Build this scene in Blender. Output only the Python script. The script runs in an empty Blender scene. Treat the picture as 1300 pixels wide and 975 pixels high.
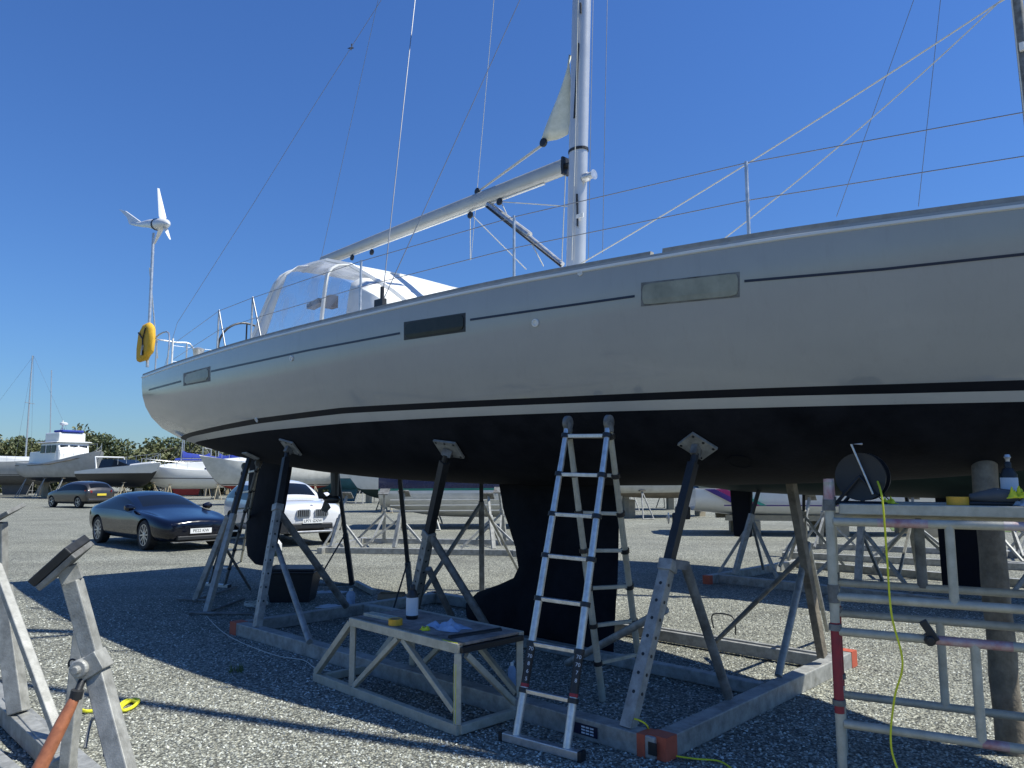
import bpy, bmesh, math, random
import numpy as np
from mathutils import Vector, Matrix
from mathutils.bvhtree import BVHTree
random.seed(7); rng = np.random.default_rng(7)
R = math.radians; V = Vector
C = bpy.context.scene.collection
sc = bpy.context.scene

# ---------------------------------------------------------------- camera, sky, sun, exposure
EYE = 1.75; F = 950.0; PITCH = math.atan(117.0 / F)
cd = bpy.data.cameras.new('camera'); cam = bpy.data.objects.new('camera', cd); C.objects.link(cam)
cd.sensor_width = 36; cd.lens = 36 * F / 1300; cd.clip_start = 0.05; cd.clip_end = 3000
cam.location = (0, 0, EYE); cam.rotation_euler = (R(90) + PITCH, 0, 0)
sc.camera = cam
SUN_EL = R(57); SH = V((-0.985, 0.17, 0)).normalized()       # shadows fall this way
sunvec = V((-SH.x * math.cos(SUN_EL), -SH.y * math.cos(SUN_EL), math.sin(SUN_EL)))
world = bpy.data.worlds.new('World'); sc.world = world; world.use_nodes = True
wn = world.node_tree; wn.nodes.clear()
wo = wn.nodes.new('ShaderNodeOutputWorld'); bg = wn.nodes.new('ShaderNodeBackground'); sky = wn.nodes.new('ShaderNodeTexSky')
sky.sky_type = 'NISHITA'; sky.sun_disc = False; sky.sun_elevation = SUN_EL
sky.sun_rotation = math.atan2(sunvec.x, sunvec.y)
sky.altitude = 2000; sky.air_density = 2.0; sky.dust_density = 0.0; sky.ozone_density = 3.0
bg.inputs['Strength'].default_value = 0.108
tint = wn.nodes.new('ShaderNodeMix'); tint.data_type = 'RGBA'; tint.blend_type = 'MULTIPLY'; tint.inputs[0].default_value = 1.0
tint.inputs[7].default_value = (0.295, 0.495, 0.88, 1)          # the deep clear blue of the day
wn.links.new(sky.outputs[0], tint.inputs[6]); wn.links.new(tint.outputs[2], bg.inputs[0]); wn.links.new(bg.outputs[0], wo.inputs[0])
sd = bpy.data.lights.new('sun', 'SUN'); sun = bpy.data.objects.new('sun', sd); C.objects.link(sun)
sd.energy = 5.0; sd.angle = R(0.53); sd.color = (1.0, 0.985, 0.89)
sun.rotation_euler = sunvec.to_track_quat('Z', 'Y').to_euler(); sun.location = (0, 0, 60)
sc.view_settings.view_transform = 'Standard'; sc.view_settings.look = 'None'
sc.view_settings.exposure = 0.38; sc.view_settings.gamma = 1.0
sc.view_settings.use_curve_mapping = False

# ---------------------------------------------------------------- measuring helpers (photo pixel -> place in the world)
cp, sp_ = math.cos(PITCH), math.sin(PITCH)
def ray(u, v):
    a = (u - 650) / F; d = (487.5 - v) / F
    return V((a, cp - d * sp_, sp_ + d * cp))
CAMP = V((0, 0, EYE))
def G(u, v, z=0.0):
    r = ray(u, v); return CAMP + r * ((z - EYE) / r.z)
def P(u, v, Y):
    r = ray(u, v); return CAMP + r * (Y / r.y)
# the yacht's own frame
C0 = V((0.884, 7.71, 0)); FW = V((0.702, -0.712, 0)).normalized(); NF = V((-FW.y, FW.x, 0))
def S(s, p, z): return C0 + FW * s + NF * p + V((0, 0, z))
def PL(u, v, p=0.0):
    r = ray(u, v); n = NF; t = (C0 + NF * p - CAMP).dot(n) / r.dot(n); return CAMP + r * t
def proj(w):
    d = w - CAMP; fy = d.y * cp + d.z * sp_; uy = -d.y * sp_ + d.z * cp
    return 650 + F * d.x / fy, 487.5 - F * uy / fy

# ---------------------------------------------------------------- materials
def mat(name, col, rough=0.6, metal=0.0, var=0.12, scale=6.0, bump=0.0, bscale=60.0, coat=0.0, spec=None, dirt=None, trans=0.0, alpha=1.0):
    m = bpy.data.materials.new(name); m.use_nodes = True; nt = m.node_tree; b = nt.nodes['Principled BSDF']
    tc = nt.nodes.new('ShaderNodeTexCoord')
    n = nt.nodes.new('ShaderNodeTexNoise'); n.inputs['Scale'].default_value = scale; n.inputs['Detail'].default_value = 6
    n.inputs['Roughness'].default_value = 0.65
    nt.links.new(tc.outputs['Object'], n.inputs['Vector'])
    cr = nt.nodes.new('ShaderNodeValToRGB'); cr.color_ramp.elements[0].position = 0.3; cr.color_ramp.elements[1].position = 0.7
    lo = [c * (1 - var) for c in col]; hi = [min(1, c * (1 + var)) for c in col]
    if dirt: lo = dirt
    cr.color_ramp.elements[0].color = (*lo, 1); cr.color_ramp.elements[1].color = (*hi, 1)
    nt.links.new(n.outputs['Fac'], cr.inputs['Fac']); nt.links.new(cr.outputs['Color'], b.inputs['Base Color'])
    mr = nt.nodes.new('ShaderNodeMapRange'); mr.inputs['To Min'].default_value = max(0.02, rough - 0.1 * (rough > .15)); mr.inputs['To Max'].default_value = min(1, rough + 0.12 * (rough > .15))
    nt.links.new(n.outputs['Fac'], mr.inputs['Value']); nt.links.new(mr.outputs[0], b.inputs['Roughness'])
    b.inputs['Metallic'].default_value = metal
    b.inputs['Coat Weight'].default_value = coat; b.inputs['Coat Roughness'].default_value = 0.04
    if spec is not None: b.inputs['Specular IOR Level'].default_value = spec
    b.inputs['Transmission Weight'].default_value = trans; b.inputs['Alpha'].default_value = alpha
    if bump:
        n2 = nt.nodes.new('ShaderNodeTexNoise'); n2.inputs['Scale'].default_value = bscale; n2.inputs['Detail'].default_value = 4
        nt.links.new(tc.outputs['Object'], n2.inputs['Vector'])
        bp = nt.nodes.new('ShaderNodeBump'); bp.inputs['Strength'].default_value = bump; bp.inputs['Distance'].default_value = 0.01
        nt.links.new(n2.outputs['Fac'], bp.inputs['Height']); nt.links.new(bp.outputs[0], b.inputs['Normal'])
    return m
M = dict(
 topside=mat('topside_gelcoat', (.335, .335, .32), .15, 0, .03, 1.3, .05, 1.1, coat=.6, dirt=(.312, .312, .30)),
 stripe=mat('stripe_blue_black', (.005, .007, .012), .55, 0, .2, 4, spec=.2),
 pin=mat('pinstripe', (.008, .012, .035), .35, 0, .1, 4),
 band=mat('boot_band', (.48, .47, .44), .3, 0, .05, 3),
 antifoul=mat('antifouling', (.011, .012, .016), .8, 0, .4, 3, .25, 40, spec=.15, dirt=(.003, .004, .007)),
 antifoul_fresh=mat('antifouling_navy', (.003, .005, .012), .7, 0, .3, 7, .2, 50, spec=.25),
 galv=mat('galvanised_steel', (.35, .35, .33), .55, .3, .25, 11, .15, 120, dirt=(.20, .20, .185)),
 galv_d=mat('weathered_steel', (.20, .205, .20), .65, .3, .3, 9, .2, 90, dirt=(.085, .08, .07)),
 black_steel=mat('black_steel', (.03, .032, .035), .5, .3, .3, 16, .1, 90),
 alu=mat('aluminium', (.62, .62, .61), .36, .75, .12, 20, .06, 200, dirt=(.45, .45, .44)),
 alu_w=mat('mill_aluminium', (.47, .45, .37), .55, .2, .15, 12, .1, 160, dirt=(.36, .34, .27)),
 mast=mat('anodised_spar', (.58, .58, .57), .3, .45, .05, 3),
 wire=mat('rigging_wire', (.25, .26, .28), .4, .7, .1, 3),
 rope=mat('pale_rope', (.55, .54, .48), .8, 0, .2, 90),
 white=mat('white_gelcoat', (.70, .70, .68), .3, 0, .05, 4, coat=.3, dirt=(.68, .68, .65)),
 cream=mat('cream_gelcoat', (.6, .59, .54), .35, 0, .08, 3, coat=.3, dirt=(.5, .49, .44)),
 canvas=mat('white_canvas', (.74, .74, .71), .85, 0, .06, 8, .3, 300),
 sail=mat('sailcloth', (.72, .71, .60), .8, 0, .1, 10, .3, 60, dirt=(.6, .6, .48)),
 deck=mat('deck_gelcoat', (.62, .62, .6), .5, 0, .06, 6),
 rail=mat('toe_rail', (.30, .285, .25), .6, 0, .2, 12),
 black=mat('black_plastic', (.015, .016, .018), .45, 0, .2, 20),
 rubber=mat('rubber', (.018, .018, .019), .8, 0, .25, 30, .2, 90),
 boomm=mat('boom_spar', (.46, .46, .43), .4, .3, .08, 3),
 smear=mat('smeared_red_paint', (.52, .50, .48), .5, .3, .1, 7, .1, 90, dirt=(.38, .10, .11)),
 yellow=mat('yellow_fabric', (.66, .38, .025), .75, 0, .12, 12, .2, 80),
 ylw=mat('yellow_rope', (.72, .70, .03), .6, 0, .12, 60),
 tape=mat('yellow_tape', (.72, .38, .03), .5, 0, .1, 30),
 orange=mat('orange_paint', (.40, .085, .045), .6, 0, .25, 15, .1, 80, dirt=(.4, .08, .04)),
 red=mat('red_paint', (.26, .025, .03), .65, .1, .4, 16, .1, 80, dirt=(.22, .03, .04)),
 redbot=mat('red_antifouling', (.30, .035, .025), .8, 0, .2, 3),
 blue=mat('blue_canvas', (.02, .045, .30), .8, 0, .2, 5, .3, 60),
 navy=mat('navy_gelcoat', (.012, .02, .07), .25, 0, .15, 3, coat=.4),
 teal=mat('teal_antifouling', (.03, .12, .17), .7, 0, .2, 3),
 green=mat('green_stripe', (.02, .22, .16), .5, 0, .1, 3),
 dkgreen=mat('dark_green_antifouling', (.012, .03, .025), .7, 0, .3, 3),
 purple=mat('purple_decal', (.05, .02, .16), .4, 0, .1, 3),
 magenta=mat('magenta_decal', (.35, .02, .13), .4, 0, .1, 3),
 greyhull=mat('grey_gelcoat', (.40, .40, .385), .4, 0, .1, 2, dirt=(.33, .33, .31)),
 dkgrey=mat('dark_grey', (.09, .09, .09), .6, 0, .2, 5),
 wood=mat('weathered_timber', (.22, .19, .145), .85, 0, .3, 9, .5, 50, dirt=(.10, .085, .065)),
 handle=mat('varnished_handle', (.36, .13, .06), .45, 0, .2, 18, dirt=(.22, .08, .04)),
 ply=mat('worn_plywood', (.30, .25, .21), .85, 0, .35, 9, .3, 60, dirt=(.13, .11, .10)),
 card=mat('cardboard', (.33, .22, .13), .9, 0, .15, 12),
 paper=mat('pale_paper', (.62, .66, .70), .8, 0, .06, 8),
 cloth=mat('blue_cloth', (.35, .44, .58), .9, 0, .15, 20, .3, 90),
 carblue=mat('car_blue', (.0025, .0035, .010), .18, .0, .1, 3, coat=.6, spec=.3),
 carwhite=mat('car_white', (.72, .72, .73), .3, 0, .02, 3, coat=1.0),
 cargrey=mat('car_grey_brown', (.04, .037, .035), .35, .4, .05, 3, coat=1.0),
 carglass=mat('car_glass', (.006, .007, .007), .03, 0, .05, 3, coat=0, spec=.35),
 silver=mat('wheel_alloy', (.5, .5, .5), .3, .8, .1, 12),
 lamp_red=mat('tail_lamp', (.35, .01, .01), .2, 0, .1, 5, coat=1),
 lamp_clear=mat('head_lamp', (.35, .36, .38), .1, .3, .1, 20, coat=1),
 plate_w=mat('plate_white', (.8, .8, .78), .4, 0, .02, 5),
 plate_y=mat('plate_yellow', (.7, .55, .05), .4, 0, .02, 5),
 brown=mat('brown_hull', (.2, .17, .13), .7, 0, .3, 3),
 bunk=mat('trailer_timber', (.34, .29, .2), .8, 0, .2, 4),
 bark=mat('bark', (.09, .075, .06), .9, 0, .3, 8, .5, 30),
 birdm=mat('bird_plumage', (.02, .02, .025), .7, 0, .2, 20),
 window=mat('portlight_acrylic', (.022, .02, .017), .12, 0, .4, 5, spec=.3),
 dust=mat('portlight_film', (.27, .27, .215), .3, 0, .3, 2.2, dirt=(.13, .135, .105)),
 grass=mat('grass', (.09, .13, .04), .9, 0, .3, 9),
)
def clear_mat():
    m = bpy.data.materials.new('clear_vinyl'); m.use_nodes = True; nt = m.node_tree; b = nt.nodes['Principled BSDF']
    o = nt.nodes['Material Output']; t = nt.nodes.new('ShaderNodeBsdfTransparent'); mx = nt.nodes.new('ShaderNodeMixShader')
    tc = nt.nodes.new('ShaderNodeTexCoord'); n = nt.nodes.new('ShaderNodeTexNoise'); n.inputs['Scale'].default_value = 2.2; n.inputs['Detail'].default_value = 5; n.inputs['Distortion'].default_value = 1.2
    nt.links.new(tc.outputs['Object'], n.inputs['Vector'])
    mr = nt.nodes.new('ShaderNodeMapRange'); mr.inputs['From Min'].default_value = .4; mr.inputs['From Max'].default_value = .72
    mr.inputs['To Min'].default_value = .20; mr.inputs['To Max'].default_value = .62; nt.links.new(n.outputs['Fac'], mr.inputs['Value'])
    b.inputs['Base Color'].default_value = (.62, .66, .72, 1); b.inputs['Roughness'].default_value = .12
    nt.links.new(mr.outputs[0], mx.inputs[0]); nt.links.new(t.outputs[0], mx.inputs[1]); nt.links.new(b.outputs[0], mx.inputs[2]); nt.links.new(mx.outputs[0], o.inputs[0])
    return m
M['vinyl'] = clear_mat()
def leaf_mat(name, a, b_):
    m = bpy.data.materials.new(name); m.use_nodes = True; nt = m.node_tree; b = nt.nodes['Principled BSDF']
    tc = nt.nodes.new('ShaderNodeTexCoord'); n = nt.nodes.new('ShaderNodeTexNoise'); n.inputs['Scale'].default_value = 1.3; n.inputs['Detail'].default_value = 8; n.inputs['Roughness'].default_value = .8
    nt.links.new(tc.outputs['Object'], n.inputs['Vector']); cr = nt.nodes.new('ShaderNodeValToRGB')
    cr.color_ramp.elements[0].position = .38; cr.color_ramp.elements[1].position = .62
    cr.color_ramp.elements[0].color = (*a, 1); cr.color_ramp.elements[1].color = (*b_, 1)
    nt.links.new(n.outputs['Fac'], cr.inputs['Fac']); nt.links.new(cr.outputs[0], b.inputs['Base Color']); b.inputs['Roughness'].default_value = .6
    return m
M['leaf1'] = leaf_mat('leaves_mid', (.07, .085, .025), (.15, .16, .065))
M['leaf2'] = leaf_mat('leaves_dark', (.04, .06, .02), (.10, .12, .04))
M['leaf3'] = leaf_mat('leaves_pale', (.09, .10, .04), (.19, .19, .09))
def gravel_mat():
    m = bpy.data.materials.new('gravel_ground'); m.use_nodes = True; nt = m.node_tree; b = nt.nodes['Principled BSDF']; L = nt.links
    tc = nt.nodes.new('ShaderNodeTexCoord')
    def node(t, **k):
        n = nt.nodes.new(t)
        for a, v in k.items(): n.inputs[a].default_value = v
        return n
    v1 = node('ShaderNodeTexVoronoi', Scale=50.0, Randomness=1.0); v2 = node('ShaderNodeTexVoronoi', Scale=21.0)
    n0 = node('ShaderNodeTexNoise', Scale=.5, Detail=8.0, Roughness=.6); nd = node('ShaderNodeTexNoise', Scale=30.0, Detail=3.0)
    for n in (v1, v2, n0, nd): L.new(tc.outputs['Object'], n.inputs['Vector'])
    s1 = nt.nodes.new('ShaderNodeSeparateColor'); L.new(v1.outputs['Color'], s1.inputs[0])
    cr = nt.nodes.new('ShaderNodeValToRGB'); e = cr.color_ramp.elements
    e[0].position = 0; e[0].color = (.14, .143, .125, 1); e[1].position = 1; e[1].color = (.75, .76, .65, 1)
    for ps, c in ((.25, (.223, .228, .195, 1)), (.5, (.335, .342, .29, 1)), (.75, (.465, .47, .40, 1)), (.88, (.41, .395, .31, 1))):
        x = e.new(ps); x.color = c
    L.new(s1.outputs[0], cr.inputs[0])
    # gaps between stones are darker
    mr = node('ShaderNodeMapRange'); mr.inputs['From Min'].default_value = .25; mr.inputs['From Max'].default_value = .75
    mr.inputs['To Min'].default_value = 1.0; mr.inputs['To Max'].default_value = .32; L.new(v1.outputs['Distance'], mr.inputs['Value'])
    mx = nt.nodes.new('ShaderNodeMix'); mx.data_type = 'RGBA'; mx.blend_type = 'MULTIPLY'; mx.inputs[0].default_value = 1
    L.new(cr.outputs[0], mx.inputs[6]); L.new(mr.outputs[0], mx.inputs[7])
    cr2 = nt.nodes.new('ShaderNodeValToRGB'); cr2.color_ramp.elements[0].position = .3; cr2.color_ramp.elements[1].position = .7
    cr2.color_ramp.elements[0].color = (.74, .74, .73, 1); cr2.color_ramp.elements[1].color = (1.12, 1.12, 1.10, 1); L.new(n0.outputs[0], cr2.inputs[0])
    mx2 = nt.nodes.new('ShaderNodeMix'); mx2.data_type = 'RGBA'; mx2.blend_type = 'MULTIPLY'; mx2.inputs[0].default_value = 1
    L.new(mx.outputs[2], mx2.inputs[6]); L.new(cr2.outputs[0], mx2.inputs[7]); L.new(mx2.outputs[2], b.inputs['Base Color'])
    mpg = nt.nodes.new('ShaderNodeMapping'); mpg.inputs['Scale'].default_value = (.16, 1.1, 1); mpg.inputs['Rotation'].default_value = (0, 0, .35); L.new(tc.outputs['Object'], mpg.inputs[0])
    nr = node('ShaderNodeTexNoise', Scale=1.0, Detail=4.0, Distortion=.6); L.new(mpg.outputs[0], nr.inputs['Vector'])
    cr3 = nt.nodes.new('ShaderNodeValToRGB'); cr3.color_ramp.elements[0].position = .36; cr3.color_ramp.elements[1].position = .56; cr3.color_ramp.elements[0].color = (.90, .895, .88, 1); cr3.color_ramp.elements[1].color = (1.04, 1.04, 1.04, 1); L.new(nr.outputs[0], cr3.inputs[0])
    mx3 = nt.nodes.new('ShaderNodeMix'); mx3.data_type = 'RGBA'; mx3.blend_type = 'MULTIPLY'; mx3.inputs[0].default_value = 1; L.new(mx2.outputs[2], mx3.inputs[6]); L.new(cr3.outputs[0], mx3.inputs[7]); L.new(mx3.outputs[2], b.inputs['Base Color'])
    b.inputs['Roughness'].default_value = .85
    bp = node('ShaderNodeBump', Strength=1.0, Distance=.016); bp.invert = True
    L.new(v1.outputs['Distance'], bp.inputs['Height'])
    bp2 = node('ShaderNodeBump', Strength=.5, Distance=.02); bp2.invert = True; L.new(v2.outputs['Distance'], bp2.inputs['Height']); L.new(bp.outputs[0], bp2.inputs['Normal'])
    L.new(bp2.outputs[0], b.inputs['Normal'])
    return m
M['gravel'] = gravel_mat()
def stone_mat():
    m = bpy.data.materials.new('stone_chips'); m.use_nodes = True; nt = m.node_tree; b = nt.nodes['Principled BSDF']
    g = nt.nodes.new('ShaderNodeNewGeometry'); cr = nt.nodes.new('ShaderNodeValToRGB'); e = cr.color_ramp.elements
    e[0].color = (.12, .123, .11, 1); e[1].color = (.66, .67, .60, 1); x = e.new(.5); x.color = (.30, .31, .275, 1)
    nt.links.new(g.outputs['Random Per Island'], cr.inputs[0]); nt.links.new(cr.outputs[0], b.inputs['Base Color']); b.inputs['Roughness'].default_value = .8
    return m
M['stone'] = stone_mat()

def streak(m):
    nt = m.node_tree; b = nt.nodes['Principled BSDF']; src = b.inputs['Base Color'].links[0].from_socket
    tc = nt.nodes.new('ShaderNodeTexCoord'); mp = nt.nodes.new('ShaderNodeMapping'); mp.inputs['Scale'].default_value = (9, 9, .9); n = nt.nodes.new('ShaderNodeTexNoise'); n.inputs['Scale'].default_value = 1.6; n.inputs['Detail'].default_value = 8; n.inputs['Roughness'].default_value = .75
    nt.links.new(tc.outputs['Object'], mp.inputs[0]); nt.links.new(mp.outputs[0], n.inputs['Vector'])
    cr = nt.nodes.new('ShaderNodeValToRGB'); cr.color_ramp.elements[0].position = .30; cr.color_ramp.elements[1].position = .48; cr.color_ramp.elements[0].color = (.955, .95, .94, 1); cr.color_ramp.elements[1].color = (1, 1, 1, 1)
    x = cr.color_ramp.elements.new(.72); x.color = (1, 1, 1, 1); y = cr.color_ramp.elements.new(.80); y.color = (1.06, 1.06, 1.06, 1)
    nt.links.new(n.outputs['Fac'], cr.inputs[0]); mx = nt.nodes.new('ShaderNodeMix'); mx.data_type = 'RGBA'; mx.blend_type = 'MULTIPLY'; mx.inputs[0].default_value = 1
    nt.links.new(src, mx.inputs[6]); nt.links.new(cr.outputs[0], mx.inputs[7]); nt.links.new(mx.outputs[2], b.inputs['Base Color'])
streak(M['topside'])

# ---------------------------------------------------------------- mesh helpers
def axes(d, up=V((0, 0, 1))):
    d = d.normalized()
    if abs(d.dot(up)) > .97: up = V((1, 0, 0)) if abs(d.x) < .9 else V((0, 1, 0))
    x = d.cross(up).normalized(); y = x.cross(d).normalized(); return x, y
class MB:
    def __init__(s): s.v = []; s.f = []; s.m = []; s.cur = 0
    def add(s, vs, fs):
        o = len(s.v); s.v += [V(a) for a in vs]; s.f += [tuple(i + o for i in f) for f in fs]; s.m += [s.cur] * len(fs); return s
    def mi(s, i): s.cur = i; return s
    def box(s, c, size, ax=None):
        c = V(c); X, Y, Z = ax if ax else (V((1, 0, 0)), V((0, 1, 0)), V((0, 0, 1)))
        a, b, d = [q / 2 for q in size]
        vs = [c + X * (i * a) + Y * (j * b) + Z * (k * d) for k in (-1, 1) for j in (-1, 1) for i in (-1, 1)]
        return s.add(vs, [(0, 2, 3, 1), (4, 5, 7, 6), (0, 1, 5, 4), (2, 6, 7, 3), (0, 4, 6, 2), (1, 3, 7, 5)])
    def bar(s, p, q, w, h=None, up=V((0, 0, 1))):
        p, q = V(p), V(q); d = q - p; x, y = axes(d, up); return s.box((p + q) / 2, (w, h or w, d.length), (x, y, d.normalized()))
    def tube(s, p, q, r, r2=None, n=10, cap=True):
        p, q = V(p), V(q); r2 = r if r2 is None else r2; x, y = axes(q - p)
        vs = []
        for c, rr in ((p, r), (q, r2)):
            for i in range(n):
                a = 2 * math.pi * i / n; vs.append(c + x * (rr * math.cos(a)) + y * (rr * math.sin(a)))
        fs = [(i, (i + 1) % n, n + (i + 1) % n, n + i) for i in range(n)]
        if cap: fs += [tuple(range(n))[::-1], tuple(range(n, 2 * n))]
        return s.add(vs, fs)
    def path(s, pts, r, n=8):
        pts = [V(a) for a in pts]; vs = []; x = None
        for i, c in enumerate(pts):
            d = (pts[min(i + 1, len(pts) - 1)] - pts[max(i - 1, 0)])
            if x is None: x, y = axes(d); y = d.normalized().cross(x)
            else:
                dn = d.normalized(); x = (x - dn * x.dot(dn)).normalized(); y = dn.cross(x)
            rr = r[i] if isinstance(r, (list, tuple)) else r
            for k in range(n):
                a = 2 * math.pi * k / n; vs.append(c + x * (rr * math.cos(a)) + y * (rr * math.sin(a)))
        m = len(pts); fs = [(i * n + k, i * n + (k + 1) % n, (i + 1) * n + (k + 1) % n, (i + 1) * n + k) for i in range(m - 1) for k in range(n)]
        fs += [tuple(range(n))[::-1], tuple(range((m - 1) * n, m * n))]
        return s.add(vs, fs)
    def lathe(s, c, axis, prof, n=20, xa=None):   # prof: (r, h) along axis
        c = V(c); axis = V(axis).normalized(); x, y = axes(axis); vs = []
        for r, h in prof:
            for i in range(n):
                a = 2 * math.pi * i / n; vs.append(c + axis * h + x * (r * math.cos(a)) + y * (r * math.sin(a)))
        m = len(prof); fs = [(i * n + k, i * n + (k + 1) % n, (i + 1) * n + (k + 1) % n, (i + 1) * n + k) for i in range(m - 1) for k in range(n)]
        fs += [tuple(range(n))[::-1], tuple(range((m - 1) * n, m * n))]
        return s.add(vs, fs)
    def grid(s, rows, closed=False):
        n = len(rows[0]); vs = [p for r in rows for p in r]
        fs = [(i * n + j, i * n + j + 1, (i + 1) * n + j + 1, (i + 1) * n + j) for i in range(len(rows) - 1) for j in range(n - 1)]
        return s.add(vs, fs)
    def plate(s, poly, t):           # polygon (list of points, planar) thickened along its normal
        poly = [V(a) for a in poly]; n = (poly[1] - poly[0]).cross(poly[2] - poly[0]).normalized(); k = len(poly)
        vs = [a + n * (t / 2) for a in poly] + [a - n * (t / 2) for a in poly]
        fs = [tuple(range(k)), tuple(range(k, 2 * k))[::-1]] + [(i, k + i, k + (i + 1) % k, (i + 1) % k) for i in range(k)]
        return s.add(vs, fs)
    def loft(s, rings, cap=True):    # closed rings
        n = len(rings[0]); vs = [p for r in rings for p in r]
        fs = [(i * n + k, i * n + (k + 1) % n, (i + 1) * n + (k + 1) % n, (i + 1) * n + k) for i in range(len(rings) - 1) for k in range(n)]
        if cap: fs += [tuple(range(n))[::-1], tuple(range((len(rings) - 1) * n, len(rings) * n))]
        return s.add(vs, fs)
INV = {}
def tag(o, label, cat, group=None, kind=None):
    if label: o['label'] = label
    if cat: o['category'] = cat
    if group: o['group'] = group
    if kind: o['kind'] = kind
    return o
def thing(name, loc, label, cat, group=None, rz=0.0):
    o = bpy.data.objects.new(name, None); C.objects.link(o); o.empty_display_size = .2
    o.location = loc; o.rotation_euler = (0, 0, rz); INV[o] = (Matrix.Translation(V(loc)) @ Matrix.Rotation(rz, 4, 'Z')).inverted()
    return tag(o, label, cat, group)
def make(name, mb, mats, inv=None, bevel=0, smooth=False, sub=0, solid=0):
    me = bpy.data.meshes.new(name); vs = [(inv @ a) if inv is not None else a for a in mb.v]
    me.from_pydata([tuple(a) for a in vs], [], mb.f)
    for m in (mats if isinstance(mats, (list, tuple)) else [mats]): me.materials.append(M[m] if isinstance(m, str) else m)
    if any(mb.m): me.polygons.foreach_set('material_index', mb.m)
    me.update()
    bm = bmesh.new(); bm.from_mesh(me); bmesh.ops.recalc_face_normals(bm, faces=bm.faces); bm.to_mesh(me); bm.free()
    if smooth:
        me.polygons.foreach_set('use_smooth', [True] * len(me.polygons))
        me.set_sharp_from_angle(angle=R(38))
    o = bpy.data.objects.new(name, me); C.objects.link(o)
    if solid:
        q = o.modifiers.new('solid', 'SOLIDIFY'); q.thickness = solid; q.offset = -1
    if sub:
        q = o.modifiers.new('sub', 'SUBSURF'); q.levels = sub; q.render_levels = sub
    if bevel:
        q = o.modifiers.new('bevel', 'BEVEL'); q.width = bevel; q.segments = 2; q.limit_method = 'ANGLE'; q.angle_limit = R(40)
    return o
def root_of(o):
    while o not in INV: o = o.parent
    return o
def part(name, mb, mats, parent, label=None, local=False, **k):
    inv = None if local else INV[root_of(parent)]
    o = make(name, mb, mats, inv, **k); o.parent = parent
    if label: o['label'] = label
    return o
def solo(name, mb, mats, base, label, cat, group=None, kind=None, **k):
    o = make(name, mb, mats, Matrix.Translation(V(base)).inverted(), **k); o.location = base
    return tag(o, label, cat, group, kind)
def copy_tree(o, parent=None):
    c = o.copy(); C.objects.link(c); c.parent = parent
    for ch in list(o.children): copy_tree(ch, c)
    if o in INV: INV[c] = INV[o]
    return c
def put(root, loc, rz, label, group=None):
    root.location = loc; root.rotation_euler = (0, 0, rz); root['label'] = label
    if group: root['group'] = group
    return root
def text(name, body, size, mtl, origin, X, Y, parent, depth=.0015):
    cu = bpy.data.curves.new(name, 'FONT'); cu.body = body; cu.size = size; cu.extrude = depth; cu.align_x = 'CENTER'; cu.align_y = 'CENTER'
    cu.resolution_u = 3
    t = bpy.data.objects.new(name, cu); C.objects.link(t)
    me = bpy.data.meshes.new_from_object(t); bpy.data.objects.remove(t)
    me.materials.clear(); me.materials.append(M[mtl])
    X, Y = V(X).normalized(), V(Y).normalized(); Z = X.cross(Y); mx = Matrix(((X.x, Y.x, Z.x, origin[0]), (X.y, Y.y, Z.y, origin[1]), (X.z, Y.z, Z.z, origin[2]), (0, 0, 0, 1)))
    me.transform(mx); o = bpy.data.objects.new(name, me); C.objects.link(o); o.parent = parent; return o
def cubic(tab, x):
    xs = [t[0] for t in tab]; k = len(tab[0]) - 1
    i = max(0, min(len(xs) - 2, int(np.searchsorted(xs, x)) - 1)); t = (x - xs[i]) / (xs[i + 1] - xs[i]); out = []
    for c in range(1, k + 1):
        p1, p2 = tab[i][c], tab[i + 1][c]
        def slope(j):
            if j <= 0: return (tab[1][c] - tab[0][c]) / (xs[1] - xs[0])
            if j >= len(xs) - 1: return (tab[-1][c] - tab[-2][c]) / (xs[-1] - xs[-2])
            return (tab[j + 1][c] - tab[j - 1][c]) / (xs[j + 1] - xs[j - 1])
        h = xs[i + 1] - xs[i]; m1, m2 = slope(i) * h, slope(i + 1) * h
        out.append((2 * t**3 - 3 * t**2 + 1) * p1 + (t**3 - 2 * t**2 + t) * m1 + (-2 * t**3 + 3 * t**2) * p2 + (t**3 - t**2) * m2)
    return out
def sag(p, q, k, n=14):
    p, q = V(p), V(q); return [p.lerp(q, i / n) - V((0, 0, k * 4 * (i / n) * (1 - i / n))) for i in range(n + 1)]
def smooth_path(pts, n=8):
    pts = [V(p) for p in pts]; out = []
    for i in range(len(pts) - 1):
        a = pts[max(i - 1, 0)]; b = pts[i]; c = pts[i + 1]; d = pts[min(i + 2, len(pts) - 1)]
        for k in range(n):
            t = k / n; out.append(.5 * ((2 * b) + (c - a) * t + (2 * a - 5 * b + 4 * c - d) * t * t + (3 * b - a - 3 * c + d) * t**3))
    return out + [pts[-1]]

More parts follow.
